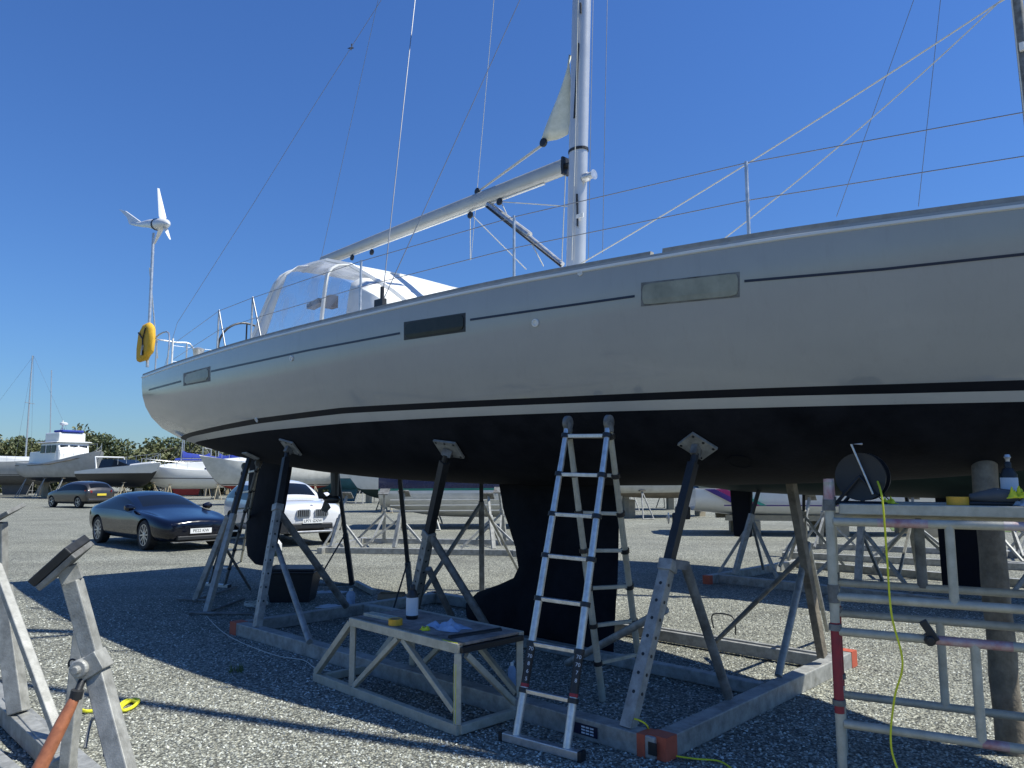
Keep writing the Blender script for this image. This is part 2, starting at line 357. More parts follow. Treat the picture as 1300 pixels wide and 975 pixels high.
# ---------------------------------------------------------------- generic hull
def hull_rows(tab, bands, ns=40, nb=9, nt=6):
    """tab: (x, half beam, sheer z, bottom z, section power); bands: z levels below the sheer as functions of x."""
    xs = [tab[0][0] + (tab[-1][0] - tab[0][0]) * (1 - math.cos(math.pi * i / ns)) / 2 if False else tab[0][0] + (tab[-1][0] - tab[0][0]) * i / ns for i in range(ns + 1)]
    rows = []
    for x in xs:
        b, zs, zb, n = cubic(tab, x); b = max(b, .012)
        zl = []; prev = zs
        bz = [max(zb + .012 * (len(bands) - i), min(f(x), zs - .02)) for i, f in enumerate(bands)]
        for i in range(nt): zl.append(zs + (bz[0] - zs) * i / nt)
        zl += bz
        for i in range(1, nb + 1): zl.append(zb + (bz[-1] - zb) * (1 - math.sin(math.pi / 2 * i / nb)) if i < nb else zb)
        rw = []
        for z in zl:
            t = min(1, max(0, (zs - z) / (zs - zb))); rw.append((b * max(0, 1 - t**n)**(1 / n), z))
        rows.append((x, rw, b, zs))
    return rows
def hull_mesh(tab, bands, mids, tf, ns=40, deck=True, camber=.05, deckmat=None, transom_mat=0):
    rows = hull_rows(tab, bands, ns); mb = MB(); nt = 6; nz = len(rows[0][1])
    def mrow(j):
        if j < nt: return mids[0]
        k = j - nt + 1
        return mids[min(k, len(mids) - 1)]
    for sd_ in (-1, 1):
        base = len(mb.v); vs = [tf(x, sd_ * y, z) for x, rw, b, zs in rows for (y, z) in rw]
        mb.v += vs
        for i in range(len(rows) - 1):
            for j in range(nz - 1):
                a = base + i * nz + j; mb.f.append((a, a + 1, a + nz + 1, a + nz)); mb.m.append(mrow(j))
        if sd_ == -1: b0 = base
        else: b1 = base
    for i in (0,):
        for j in range(nz - 1):
            a, b = b0 + j, b1 + j; mb.f.append((a, b, b + 1, a + 1)); mb.m.append(transom_mat if j < nt else mrow(j))
    if deck:
        base = len(mb.v)
        for x, rw, b, zs in rows: mb.v += [tf(x, -b, zs), tf(x, -b * .5, zs + camber * .7), tf(x, 0, zs + camber), tf(x, b * .5, zs + camber * .7), tf(x, b, zs)]
        for i in range(len(rows) - 1):
            for j in range(4):
                a = base + i * 5 + j; mb.f.append((a, a + 1, a + 6, a + 5)); mb.m.append(mids[0] if deckmat is None else deckmat)
    return mb

# ================================================================ GROUND
g = MB(); g.add([(-400, -60, 0), (400, -60, 0), (400, 900, 0), (-400, 900, 0)], [(0, 1, 2, 3)])
solo('gravel_ground', g, 'gravel', (0, 0, 0), 'pale grey gravel yard surface', None, kind='structure')
def stones():
    vs, fs = [], []; N = 60000
    base = np.array([(1, 0, -.2), (-1, 0, -.2), (0, 1, -.2), (0, -1, -.2), (0, 0, 1.0), (.6, .6, .5), (-.6, -.6, .5)], float)
    tri = [(0, 2, 5), (0, 5, 4), (5, 2, 4), (2, 1, 4), (1, 3, 6), (1, 6, 4), (6, 3, 4), (3, 0, 4)]
    Y = 3.4 + 8.0 * rng.random(N)**1.6; X = (rng.random(N) * 2 - 1) * (Y * .72 + .3); a = rng.random(N) * 6.283
    sz = .0055 + .0075 * rng.random(N)**1.5; fl = .4 + .5 * rng.random(N)
    allv = np.empty((N, 7, 3)); jit = rng.normal(0, .22, (N, 7, 3)); B = base[None] + jit
    ca, sa = np.cos(a)[:, None], np.sin(a)[:, None]; el = (.65 + .35 * rng.random(N))[:, None]
    bx = B[..., 0]; by = B[..., 1] * el
    allv[..., 0] = X[:, None] + (bx * ca - by * sa) * sz[:, None]; allv[..., 1] = Y[:, None] + (bx * sa + by * ca) * sz[:, None]
    allv[..., 2] = B[..., 2] * (sz * fl)[:, None] + .001
    idx = (np.arange(N)[:, None, None] * 7 + np.array(tri)[None]).reshape(-1, 3)
    me = bpy.data.meshes.new('loose_gravel'); me.from_pydata(allv.reshape(-1, 3).tolist(), [], idx.tolist()); me.materials.append(M['stone'])
    o = bpy.data.objects.new('loose_gravel', me); C.objects.link(o); tag(o, 'loose stone chips lying over the yard', 'gravel', kind='stuff')
stones()

# ================================================================ THE YACHT
TAB = [(-8.25, 1.76, 3.41, 2.25, 2.6), (-6.4, 1.90, 3.405, 1.98, 2.7), (-4, 2.0, 3.395, 1.76, 2.7), (-1.5, 1.99, 3.365, 1.66, 2.6), (.5, 1.82, 3.36, 1.66, 2.5),
       (2.4, 1.47, 3.35, 1.70, 2.2), (3.6, 1.12, 3.34, 1.78, 1.9), (5, .58, 3.34, 2.0, 1.5), (6.0, .14, 3.37, 2.3, 1.25), (6.3, .012, 3.4, 2.7, 1.1)]
_t = lambda x, v: float(np.interp(x, [-8.2, -5.9, -3.9, -1.9, -.4, .8, 2.4, 3.2, 3.9, 6.3], v))
bandf = [lambda x: _t(x, [2.38, 2.415, 2.455, 2.46, 2.418, 2.385, 2.353, 2.334, 2.322, 2.29]), lambda x: _t(x, [2.34, 2.36, 2.394, 2.40, 2.362, 2.333, 2.298, 2.276, 2.262, 2.22]),
         lambda x: _t(x, [2.28, 2.285, 2.307, 2.304, 2.284, 2.262, 2.225, 2.21, 2.198, 2.15])]
yacht = thing('sailing_yacht', S(-.3, 0, 0), 'large grey sailing yacht propped up on a steel cradle', 'yacht')
hm = hull_mesh(TAB, bandf, [0, 1, 2, 3], S, ns=90, deckmat=4)
BVH = BVHTree.FromPolygons(hm.v, hm.f)
hull = part('hull', hm, ['topside', 'stripe', 'band', 'antifoul', 'deck'], yacht, smooth=True)
def HP(u, v):
    r = ray(u, v).normalized(); loc, n, i, d = BVH.ray_cast(CAMP, r)
    if loc is None: return PL(u, v, -1.5), -NF
    if n.dot(r) > 0: n = -n
    return loc, n
def decal(name, tl, tr, br, bl, mtl, off, parent, th=.004, nu=12, nv=4, label=None, rc=0):
    rows = []
    for j in range(nv + 1):
        row = []
        for i in range(nu + 1):
            a, b = i / nu, j / nv
            u = (tl[0] * (1 - a) + tr[0] * a) * (1 - b) + (bl[0] * (1 - a) + br[0] * a) * b; v = (tl[1] * (1 - a) + tr[1] * a) * (1 - b) + (bl[1] * (1 - a) + br[1] * a) * b
            if rc and i in (0, nu) and j in (0, nv):
                u += rc * (1 if i == 0 else -1); v += rc * .7 * (1 if j == 0 else -1)
            p, n = HP(u, v); row.append(p + n * off)
        rows.append(row)
    m = MB(); m.grid(rows); n0 = len(m.v)
    # skirt back to the hull so the plate has thickness
    back = []
    for j in range(nv + 1):
        for i in range(nu + 1): back.append(rows[j][i] - HPn * (off + th) if False else rows[j][i])
    ring = [(0, i) for i in range(nu)] + [(j, nu) for j in range(nv)] + [(nv, nu - i) for i in range(nu)] + [(nv - j, 0) for j in range(nv)]
    cen = sum((rows[j][i] for j, i in ring), V()) / len(ring); vd = (cen - CAMP).normalized()
    top = [rows[j][i] for j, i in ring]; bot = [p - (-NF) * (off + th) for p in top]; k = len(ring)
    m.add(top + bot, [(a, (a + 1) % k, k + (a + 1) % k, k + a) for a in range(k)])
    return part(name, m, mtl, parent, label)
for (x0, x1, t0, t1, b0, b1, lab, gl) in [(815, 938, 360, 346, 388, 376, 'long dusty portlight forward of the mast', 'dust'), (514, 590, 410, 398, 431, 420, 'dark portlight below the shroud', 'window'), (234, 266, 475, 466, 489, 483, 'small portlight near the stern', 'dust')]:
    fr = decal('portlight', (x0 - 1, t0 - 1), (x1 + 1, t1 - 1), (x1 + 1, b1 + 1), (x0 - 1, b0 + 1), ('black' if gl == 'window' else 'galv_d'), .003, yacht, label=lab)
    decal('pane', (x0 + 1, t0 + 1), (x1 - 1, t1 + 1), (x1 - 1, b1 - 1), (x0 + 1, b0 - 1), gl, .009, fr, rc=2)
for pts in ([(945, 357), (1120, 342), (1316, 321)], [(597, 406), (700, 391), (806, 376)], [(268, 471.5), (390, 445), (508, 423)], [(189, 495), (230, 484)]):
    up, dn = [], []
    for i in range(len(pts) - 1):
        for k in range(13 if i == len(pts) - 2 else 12):
            a = k / 12; u = pts[i][0] * (1 - a) + pts[i + 1][0] * a; v = pts[i][1] * (1 - a) + pts[i + 1][1] * a
            w = 1.0 + .9 * (u / 1300); p, n = HP(u, v - w); q, n2 = HP(u, v + w); up.append(p + n * .003); dn.append(q + n2 * .003)
    part('pinstripe', MB().grid([up, dn]), 'pin', yacht)
# skin fitting rings, drain
for (u, v, r) in ((680, 410, .032), (370.5, 455, .032), (326, 533, .03), (737, 347, .02)):
    p, n = HP(u, v); part('skin_fitting', MB().lathe(p, n, [(r, -.01), (r, .012), (r * .7, .014), (r * .55, .004)], 16), 'white', yacht)
p, n = HP(940, 586); x, y = axes(n)
part('thruster_tunnel', MB().lathe(p, n, [(.09, -.05), (.098, .002), (.09, .003), (.085, -.03)], 20), 'antifoul', yacht)
# toe rail and rubbing strip following the sheer
for sd_ in (-1, 1):
    a, b, c_ = [], [], []
    for i in range(320):
        x = -8.25 + 14.5 * i / 319; bb, zs, zb, n = cubic(TAB, x); bb = max(bb, .012)
        a.append([S(x, sd_ * (bb - .006), zs - .004), S(x, sd_ * (bb - .012), zs + .03), S(x, sd_ * (bb - .05), zs + .03), S(x, sd_ * max(0, bb - .055), zs - .004)])
        b.append([S(x, sd_ * (bb - .002), zs - .045), S(x, sd_ * (bb + .012), zs - .04), S(x, sd_ * (bb + .012), zs - .022), S(x, sd_ * (bb - .002), zs - .016)])
    k1 = [i for i in range(320) if -8.25 + 14.5 * i / 319 < 1.83]; ta = MB().loft(a[:len(k1)]); part('toe_rail', ta, 'rail', yacht); part('toe_rail', MB().loft([[p_ + V((0, 0, .006 if j_ in (1, 2) else 0)) for j_, p_ in enumerate(rr_)] for rr_ in a[len(k1) + 1:]]), 'rail', yacht); part('rubbing_strip', MB().loft(b), 'white', yacht)
# keel, rudder, drive leg: foil rings in the centre plane
def foil(levels, th, name, mtl, bulb=None, n=12, parent=yacht, smooth=True):
    rings = []
    for k, (v, ua, ub) in enumerate(levels):
        a, b = PL(ua, v), PL(ub, v); z = (a.z + b.z) / 2; a.z = b.z = z; t = th[k] / 2; ring = []
        for i in range(n + 1):
            q = i / n; w = t * (2.6 * math.sqrt(1 - q) * (q)**.75) if bulb is None else t * (1 - abs(2 * q - 1)**4)
            ring.append(b.lerp(a, 1 - q) - NF * w if False else a.lerp(b, q) - NF * w)
        for i in range(n - 1, 0, -1):
            q = i / n; w = t * (2.6 * math.sqrt(1 - q) * q**.75) if bulb is None else t * (1 - abs(2 * q - 1)**4); ring.append(a.lerp(b, q) + NF * w)
        rings.append(ring)
    return part(name, MB().loft(rings), mtl, parent, smooth=smooth)
foil([(596, 633, 788), (612, 633, 787), (650, 639, 786), (700, 654, 785), (728, 658, 784), (742, 652, 783), (752, 634, 782), (765, 606, 781), (782, 591, 780), (800, 592, 779), (818, 606, 778)],
     [.17, .17, .17, .18, .19, .22, .28, .34, .38, .38, .30], 'keel', 'antifoul', bulb=1)
foil([(572, 318, 374), (600, 316, 370), (640, 314, 363), (690, 312, 352), (708, 314, 347), (717, 323, 340)], [.16, .16, .15, .13, .12, .08], 'rudder', 'antifoul')
a = PL(425, 590); b = PL(425, 634)
dl = part('drive_leg', MB().loft([[a + FW * (.1 * math.cos(t)) + NF * (.05 * math.sin(t)) for t in [k * .785 for k in range(8)]], [b + FW * (.07 * math.cos(t)) + NF * (.04 * math.sin(t)) for t in [k * .785 for k in range(8)]]]).lathe(b + FW * .12, -FW, [(.02, 0), (.06, .06), (.065, .25), (.04, .36), (.02, .42)], 12), 'black', yacht, smooth=True)
pr = MB()
for k in range(3):
    a_ = 2.1 * k + .4; d = NF * math.cos(a_) + V((0, 0, 1)) * math.sin(a_); e = d.cross(FW); h = b - FW * .24
    pr.plate([h + d * .03 - e * .02, h + d * .12 - e * .08 + FW * .03, h + d * .2 - e * .02 + FW * .02, h + d * .17 + e * .06 - FW * .02, h + d * .03 + e * .03], .012)
part('propeller', pr, 'galv_d', dl)
# coachroof, coaming
cr = []
for s_, w, h in ((-4.6, 1.35, .0), (-4.5, 1.33, .24), (-2, 1.3, .26), (-.6, 1.15, .16), (.3, 1.0, .06), (1.0, .8, -.03)):
    cr.append([S(s_, w * k_, 3.43 + h * hh) for k_, hh in ((-1.08, -.05), (-1, .75), (-.9, 1), (-.4, 1.1), (0, 1.14), (.4, 1.1), (.9, 1), (1, .75), (1.08, -.05))])
part('coachroof', MB().grid(cr), 'white', yacht, smooth=True)
part('cockpit_coaming', MB().bar(S(-7.9, -1.35, 3.5), S(-4.4, -1.35, 3.52), .22, .16).bar(S(-7.9, 1.35, 3.5), S(-4.4, 1.35, 3.52), .22, .16), 'white', yacht, bevel=.03)
# sprayhood
HOOD = [(-4.45, 1.36, 4.63, .85), (-4.2, 1.38, 4.65, .62), (-3.75, 1.40, 4.61, .1), (-3.25, 1.36, 4.45, .0), (-2.8, 1.30, 4.2, .0), (-2.4, 1.24, 3.96, .0), (-2.05, 1.16, 3.70, .0)]
HPROF = [(1, 0), (.985, .3), (.965, .6), (.94, .83), (.88, .94), (.74, .985), (.4, 1.0), (0, 1.012)]
HPROF = [(-x, y) for x, y in HPROF] + [(x, y) for x, y in HPROF[-2::-1]]
HPS = [0.0]
for i in range(1, len(HPROF)): HPS.append(HPS[-1] + math.hypot((HPROF[i][0] - HPROF[i - 1][0]) * 1.2, HPROF[i][1] - HPROF[i - 1][1]))
def hoodpt(k, a):   # a 0..1 across
    s_, w, zt, rk = HOOD[k]; z0 = 3.40; q_ = a * HPS[-1]; y = float(np.interp(q_, HPS, [p_[0] for p_ in HPROF])); h = float(np.interp(q_, HPS, [p_[1] for p_ in HPROF]))
    return S(s_ - rk * (1 - h), w * y, z0 + (zt - z0) * h)
rows = [[hoodpt(k, i / 24) for i in range(25)] for k in range(len(HOOD))]
fmb = MB().grid(rows[:2]).grid([r[0:8] for r in rows[4:]]).grid([r[17:25] for r in rows[4:]])
hood = part('sprayhood', MB().grid([r[7:18] for r in rows[1:]]), 'canvas', yacht, label='white sprayhood with clear side windows', smooth=True, solid=.01)
part('canvas_panel', fmb, 'canvas', hood, smooth=True, solid=.012)
part('clear_window', MB().grid([r[0:8] for r in rows[1:5]]), 'vinyl', hood, smooth=True); part('clear_window', MB().grid([r[17:25] for r in rows[1:5]]), 'vinyl', hood, smooth=True)
for k, rr in ((0, .05), (3, .03), (6, .06)):
    part('hoop_band', MB().loft([[hoodpt(k, i / 40) + FW * dx + (hoodpt(k, i / 40) - S(HOOD[k][0], 0, 3.4)).normalized() * dn for dx, dn in ((-rr, .012), (rr, .012), (rr, -.012), (-rr, -.012))] for i in range(41)]), 'canvas', hood, smooth=True)
for i in (0, 7, 17, 24): part('hem', MB().path([r[i] for r in rows], .045 if i in (0, 24) else .04, 6), 'canvas', hood)
part('instrument_pod', MB().bar(PL(394, 390, -.7), PL(409, 382, -.7), .12, .07), 'black', yacht, smooth=True)
pb = PL(421, 378, -.7); part('chart_box', MB().box(pb - V((0, 0, .06)), (.15, .12, .17), (FW, NF, V((0, 0, 1)))), 'card', yacht)
# mast, boom, vang
ma, mb_ = PL(731, 336), PL(738.5, 0); dm = (mb_ - ma).normalized(); MTOP = ma + dm * ((20 - ma.z) / dm.z); ma = ma - dm * (.25 / dm.z)
def mastring(c, k=1.0):
    return [c + FW * (.115 * k * math.cos(t)) + NF * (.088 * k * math.sin(t)) for t in [2 * math.pi * i / 20 for i in range(20)]]
mast = part('mast', MB().loft([mastring(ma), mastring(ma.lerp(MTOP, .7)), mastring(MTOP, .7)]), 'mast', yacht, smooth=True)
def onmast(v): return PL(731 + 7.5 * (336 - v) / 336, v)
for v, hh in ((192, .03),): c = onmast(v); part('mast_strap', MB().loft([mastring(c - V((0, 0, .015)), 1.08), mastring(c + V((0, 0, .015)), 1.08)]), 'black', mast)
sl = MB()
for (u, v, hh) in ((737, 10, .12), (733, 270, .3), (732.5, 253, .12)): c = PL(u, v, -.088); sl.box(c, (.018, .012, hh), (FW, NF, V((0, 0, 1))))
part('mast_slot', sl, 'black', mast)
part('mast_pad', MB().box(PL(736, 274, -.09), (.10, .012, .045), (FW, NF, V((0, 0, 1)))), 'white', mast)
c = onmast(90); part('exit_plate', MB().bar(PL(734, 55, -.09), PL(729, 150, -.09), .02, .02), 'black', mast)
part('winch', MB().lathe(PL(747, 224, -.02), FW, [(.05, -.06), (.05, .0), (.035, .02), (.04, .07), (.055, .08)], 14), 'alu', mast, smooth=True)
for z_, wd in ((8.6, 1.2), (13.5, 1.0)):
    c = ma + dm * ((z_ - ma.z) / dm.z)
    for sg in (-1, 1): part('spreader', MB().bar(c, c - FW * .35 + NF * sg * wd, .09, .025), 'mast', mast)
b0, b1 = PL(716, 212), PL(409, 332)
db = (b1 - b0).normalized(); bx, by = axes(db)
def bring(c, k): return [c + bx * (.062 * math.cos(t)) * k + by * (.105 * k * math.copysign(abs(math.sin(t))**.7, math.sin(t))) for t in [2 * math.pi * i / 14 for i in range(14)]]
boom = part('boom', MB().loft([bring(b0, .95), bring(b0.lerp(b1, .5), .95), bring(b1, .78)]), 'boomm', yacht, smooth=True)
part('gooseneck', MB().tube(b0 - db * .03, b0 - db * .16, .035).box(b0 - db * .02, (.11, .2, .03), (bx, by, db)), 'black', boom)
part('boom_track', MB().bar(b0 - by * .11 + db * .3, b1 - by * .085, .03, .012), 'canvas', boom)
for u, v in ((597, 273), (472, 320), (447, 327), (606, 243), (634, 256)):
    part('block', MB().lathe(PL(u, v, -.02), NF, [(.03, -.015), (.045, -.01), (.045, .01), (.03, .015)], 12), 'black', boom)
part('vang', MB().tube(PL(620, 260), PL(672, 299), .045).tube(PL(660, 291), PL(714, 336), .03), 'alu', boom)
part('vang', MB().tube(PL(617, 262, -.05), PL(712, 338, -.05), .012), 'black', boom)
# mainsail clew showing from the mast
sa, sb, sc_ = PL(724, 70), PL(688, 182), PL(723, 171)
rows = []
for i in range(9):
    t = i / 8; L_ = sa.lerp(sb, t); R_ = sa.lerp(sc_, t); rows.append([L_.lerp(R_, j / 4) + NF * (.025 * math.sin(t * 5 + j * 1.3)) for j in range(5)])
sail = part('mainsail_clew', MB().grid(rows), 'sail', yacht, label='pale corner of the furled mainsail', smooth=True, solid=.006)
part('clew_ring', MB().lathe(PL(690, 181, -.02), NF, [(.02, -.02), (.05, -.015), (.05, .015), (.02, .02)], 12), 'black', sail)
part('outhaul_line', MB().tube(PL(690, 182), PL(607, 243), .011, n=6).tube(PL(690, 184), PL(612, 240), .009, n=6), 'rope', sail)
# standing and running rigging
def line(pts, r=.005, mtl='wire', name='rigging_line'): return part(name, MB().path(pts, r, 6), mtl, yacht)
chain = HP(497, 388)[0] + V((0, 0, .0)); chn = S(-1.15, -1.9, 3.44)
e1 = PL(527, 0, -1.35); line([chn, e1, e1 + (e1 - chn) * .55], .0055)
e2 = PL(660, 0, -.55); t2 = (.55 / ((e2 - chn).dot(NF))); line([chn, e2, e2 + (e2 - chn) * min(.6, t2)], .005)
line([PL(407, 331), PL(480, 0), MTOP], .004)
fchn = S(-1.15, 1.9, 3.44); e3 = PL(627, 0, 1.4); line([PL(598, 330, 1.75), e3, e3 + (e3 - fchn) * .5], .005, 'rope')
line([S(-8.1, -1.5, 3.4), PL(225, 410, -1.35), PL(322, 258, -1.0), PL(400, 132, -.75), PL(484, 0, -.5)], .0035)
line([PL(753, 0, .1), PL(750, 150, .1), PL(747, 330, .1)], .004); line([PL(771, 0, .3), PL(768, 150, .3), PL(765, 322, .3)], .004)
line([PL(734, 0, -.11), PL(730, 200, -.11), PL(726, 330, -.11)], .005, 'rope')
for a_, b_ in (((634, 256), (720, 262)), ((637, 258), (652, 292)), ((598, 272), (668, 342)), ((597, 275), (597, 330)), ((718, 222), (713, 338)), ((670, 300), (690, 338))):
    line([PL(*a_), PL(*b_)], .006, 'rope')
# genoa sheets running up to the furled headsail
kn = PL(1268, 3, 0); line(sag(S(.1, -.6, 3.75), kn, .04, 10), .006, 'rope', 'genoa_sheet'); line(sag(PL(918, 304, -.95), kn, .05, 10), .005, 'rope', 'genoa_sheet')
bowp = S(6.15, 0, 3.55); part('furled_headsail', MB().path([bowp + (MTOP - bowp) * t for t in (0, .04, .3, .8, .97)], [.02, .07, .075, .05, .015], 12), 'canvas', yacht, smooth=True)
line([kn, bowp + (MTOP - bowp) * .12], .008, 'rope', 'genoa_sheet')
line([PL(1160, 0, .9), PL(1062, 275, .9)], .003); line([PL(1194, 0, 1.0), PL(1166, 262, 1.0)], .003)
# chainplate
part('chainplate', MB().box(chn - V((0, 0, .02)) - NF * .02, (.14, .05, .10), (FW, NF, V((0, 0, 1)))).tube(chn, chn + V((0, 0, .16)), .02), 'black', yacht)
# lifelines and stanchions
def shp(u):
    best = None
    for i in range(400):
        x = -8.25 + 14.5 * i / 399; b, zs, zb, n = cubic(TAB, x); w = S(x, -b + .06, zs); pu, pv = proj(w)
        if best is None or abs(pu - u) < best[0]: best = (abs(pu - u), w, x)
    return best[1], best[2]
tops = []
for u in (275, 318, 458, 652, 948, 1330):
    w, x = shp(u); st = part('stanchion', MB().tube(w, w + V((0, 0, .57)), .0125).tube(w, w + V((0, 0, .04)), .025), 'alu', yacht, smooth=True); tops.append(w)
    if u in (275, 318):
        w2, x2 = shp(u + 14 if u == 318 else u + 12); part('gate_brace', MB().tube(w2, w + V((0, 0, .57)), .011), 'wire', yacht, smooth=True)
stern = S(-8.1, -1.6, 3.4)
for h, k in ((.56, 0), (.29, 0)):
    pts = [S(-8.15, 1.4, 3.4 + h), S(-8.15, -1.35, 3.4 + h)] + [t + V((0, 0, h)) for t in tops] + [S(5.9, -.15, 3.3 + h * .9)]
    part('lifeline', MB().path(pts, .0035, 6), 'wire', yacht)
for p_ in (-1.6, -1.1, 1.4): part('pushpit_post', MB().tube(S(-8.12, p_, 3.38), S(-8.12, p_, 4.02), .0125), 'alu', yacht, smooth=True)
part('pushpit_rail', MB().path(smooth_path([S(-7.1, -1.78, 3.4), S(-7.15, -1.76, 3.98), S(-8.0, -1.66, 4.02), S(-8.14, -1.3, 4.02), S(-8.14, -1.0, 3.98), S(-8.12, -.95, 3.4)], 5), .0125), 'alu', yacht, smooth=True)
wh = S(-6.6, -.75, 3.75); part('steering_wheel', MB().path([wh + NF * (.45 * math.cos(t)) + V((0, 0, .45 * math.sin(t))) for t in [2 * math.pi * i / 40 for i in range(41)]], .017).bar(wh - NF * .43, wh + NF * .43, .02).bar(wh - V((0, 0, .43)), wh + V((0, 0, .43)), .02), 'black', yacht, smooth=True)
wc = S(-6.35, -1.6, 3.5); part('sheet_winch', MB().lathe(wc, (0, 0, 1), [(.10, -.06), (.09, 0), (.065, .02), (.07, .10), (.085, .13), (.085, .15), (.03, .17)], 18), 'alu', yacht, smooth=True)
part('ensign_socket', MB().tube(S(-7.4, -1.6, 3.4), S(-7.4, -1.6, 3.95), .014), 'white', yacht)
# wind generator on its pole (bolted to the stern: part of the yacht)
tb, tt = PL(187, 466, -1.55), PL(195, 296, -1.55)
wg = part('wind_generator', MB().tube(tb, tt, .026, n=12), 'alu', yacht, label='white three-bladed wind generator on a tall pole', smooth=True)
part('pole_stay', MB().tube(PL(190, 340, -1.55), PL(200, 455, -1.3), .012), 'alu', wg)
hub = PL(204, 283, -1.55); tail = PL(155, 268, -1.55); ax = (hub - PL(160, 281, -1.55)).normalized(); sx, sy = axes(ax)
body = [PL(x_, y_, -1.55) for x_, y_ in ((168, 284), (180, 285), (190, 284), (199, 285), (206, 284), (211, 284), (215, 285))]; rad = [.03, .05, .075, .10, .10, .075, .01]
part('generator_body', MB().path(body, rad, 14), 'white', wg, smooth=True)
part('generator_band', MB().path([body[3] - ax * .0, body[3] + ax * .05], .108, 14), 'black', wg)
tl = [PL(x_, y_, -1.55) for x_, y_ in ((152, 266), (160, 268), (178, 281), (172, 287), (165, 285), (162, 276))]
part('tail_fin', MB().plate(tl, .03), 'white', wg)
hc = body[4] + ax * .06
for (eu, ev) in ((201, 239), (196, 310), (216, 304)):
    e = PL(eu, ev, -1.55); d = (e - hc).normalized(); w_ = d.cross(ax).normalized(); L_ = (e - hc).length
    part('blade', MB().loft([[hc + d * (L_ * t) + w_ * (k * a_) + ax * (k * b_) for a_, b_ in ((-1, -.4), (0, -.15), (1, .5), (0, .4))] for t, k in ((.02, .03), (.2, .055), (.6, .035), (1, .015))]), 'white', wg, smooth=True)
# yellow horseshoe buoy
hb = PL(186, 433, -1.62); pts = []
for i in range(21):
    t = R(-60 + 300 * i / 20); pts.append(hb + FW * (.17 * math.cos(t) * .8) + V((0, 0, .24 * math.sin(t))) + NF * .02 * math.cos(2 * t))
buoy = thing('horseshoe_lifebuoy', hb - V((0, 0, .3)), 'yellow horseshoe lifebuoy hanging from the stern rail', 'lifebuoy')
part('cover', MB().loft([[hb + FW * x_ * 1.35 + V((0, 0, z_)) + NF * dy for x_, z_ in ((-.24, -.34), (-.26, -.1), (-.22, .18), (-.08, .30), (.08, .31), (.20, .22), (.23, 0), (.2, -.24), (.1, -.27), (.02, -.34))] for dy in (-.06, .06)]), 'yellow', buoy, bevel=.055, smooth=True)
part('strap', MB().path([hb + FW * (x_ * .78) + V((0, 0, z_)) - NF * .08 for x_, z_ in ((-.24, .16), (.06, .02), (.2, .2))], .012).path([hb + FW * (x_ * .78) + V((0, 0, z_)) - NF * .08 for x_, z_ in ((.06, .02), (.1, -.27))], .012), 'black', buoy)
part('reflective_patch', MB().plate([hb - NF * .078 + FW * x_ + V((0, 0, z_)) for x_, z_ in ((-.02, -.25), (.07, -.25), (.09, -.1), (.03, -.05))], .006), 'canvas', buoy)

# ================================================================ CRADLE under the yacht
def G_(u, v, z=.1): return G(u, v, z)
cradle = thing('boat_cradle', G(600, 860), 'galvanised steel cradle with props holding up the big grey yacht', 'boat cradle')
def cbeam(p, q, w=.13, h=.135, mtl='galv', z=.0675, parent=cradle, name='base_beam'):
    p, q = V(p), V(q); p.z = q.z = z; return part(name, MB().bar(p, q, w, h), mtl, parent, bevel=.008)
NL, NR = G(303, 797, .0675), G(838, 948, .0675); FL = G(560, 757, .0675); FR = G(1074, 836, .0675)
cbeam(NL, NR); cbeam(NL + NF * .08, FL, .12, .13); cbeam(NR + NF * .08, FR, .13, .14)
cm = G(968, 874, .06); e_ = (NL - NR).normalized(); cbeam(cm, cm + e_ * 2.6, .1, .10, z=.055); cbeam(cm + e_ * 2.65, cm + e_ * 5.4, .12, .12)
fr2 = FR - NF * .18; cbeam(fr2, fr2 + e_ * 2.75, .05, .12); cbeam(fr2 - NF * .1, fr2 - NF * .1 + e_ * 2.75, .05, .11); cbeam(fr2 + e_ * 2.75 - NF * .05, fr2 + e_ * 5.6 - NF * .05, .13, .13)
part('dark_tube_mouth', MB().box(NR - NF * .067 + e_ * .01, (.06, .006, .075), (e_, NF, V((0, 0, 1)))), 'black', cradle)  # black plate paints the dark inside of the open tube
part('end_cap', MB().box(NR + NF * .02, (.142, .12, .146), (e_, NF, V((0, 0, 1)))).box(NR + e_ * .095 - NF * .0, (.06, .138, .141), (e_, NF, V((0, 0, 1)))), 'orange', cradle, label='orange corner cap by the ladder')
part('end_cap', MB().box(NL, (.14, .138, .141), (e_, NF, V((0, 0, 1)))), 'orange', cradle, label='orange end cap at the stern side')
part('end_cap', MB().box(FR + NF * .02, (.14, .12, .15), (e_, NF, V((0, 0, 1)))), 'orange', cradle, label='orange end cap beside the scaffold')
pl_ = NR + e_ * .55 - NF * .069; sg = part('maker_plate', MB().box(pl_ - NF * .003, (.24, .004, .07), (e_, NF, V((0, 0, 1)))), 'pin', cradle, label='small blue plate with white lines')
mk = MB()
for j in range(3):
    for i in range(3): mk.box(pl_ - NF * .006 - e_ * (.005 + .036 * i) + V((0, 0, .019 - .019 * j)), (.028, .002, .010), (e_, NF, V((0, 0, 1))))
part('plate_marking', mk, 'paper', sg)
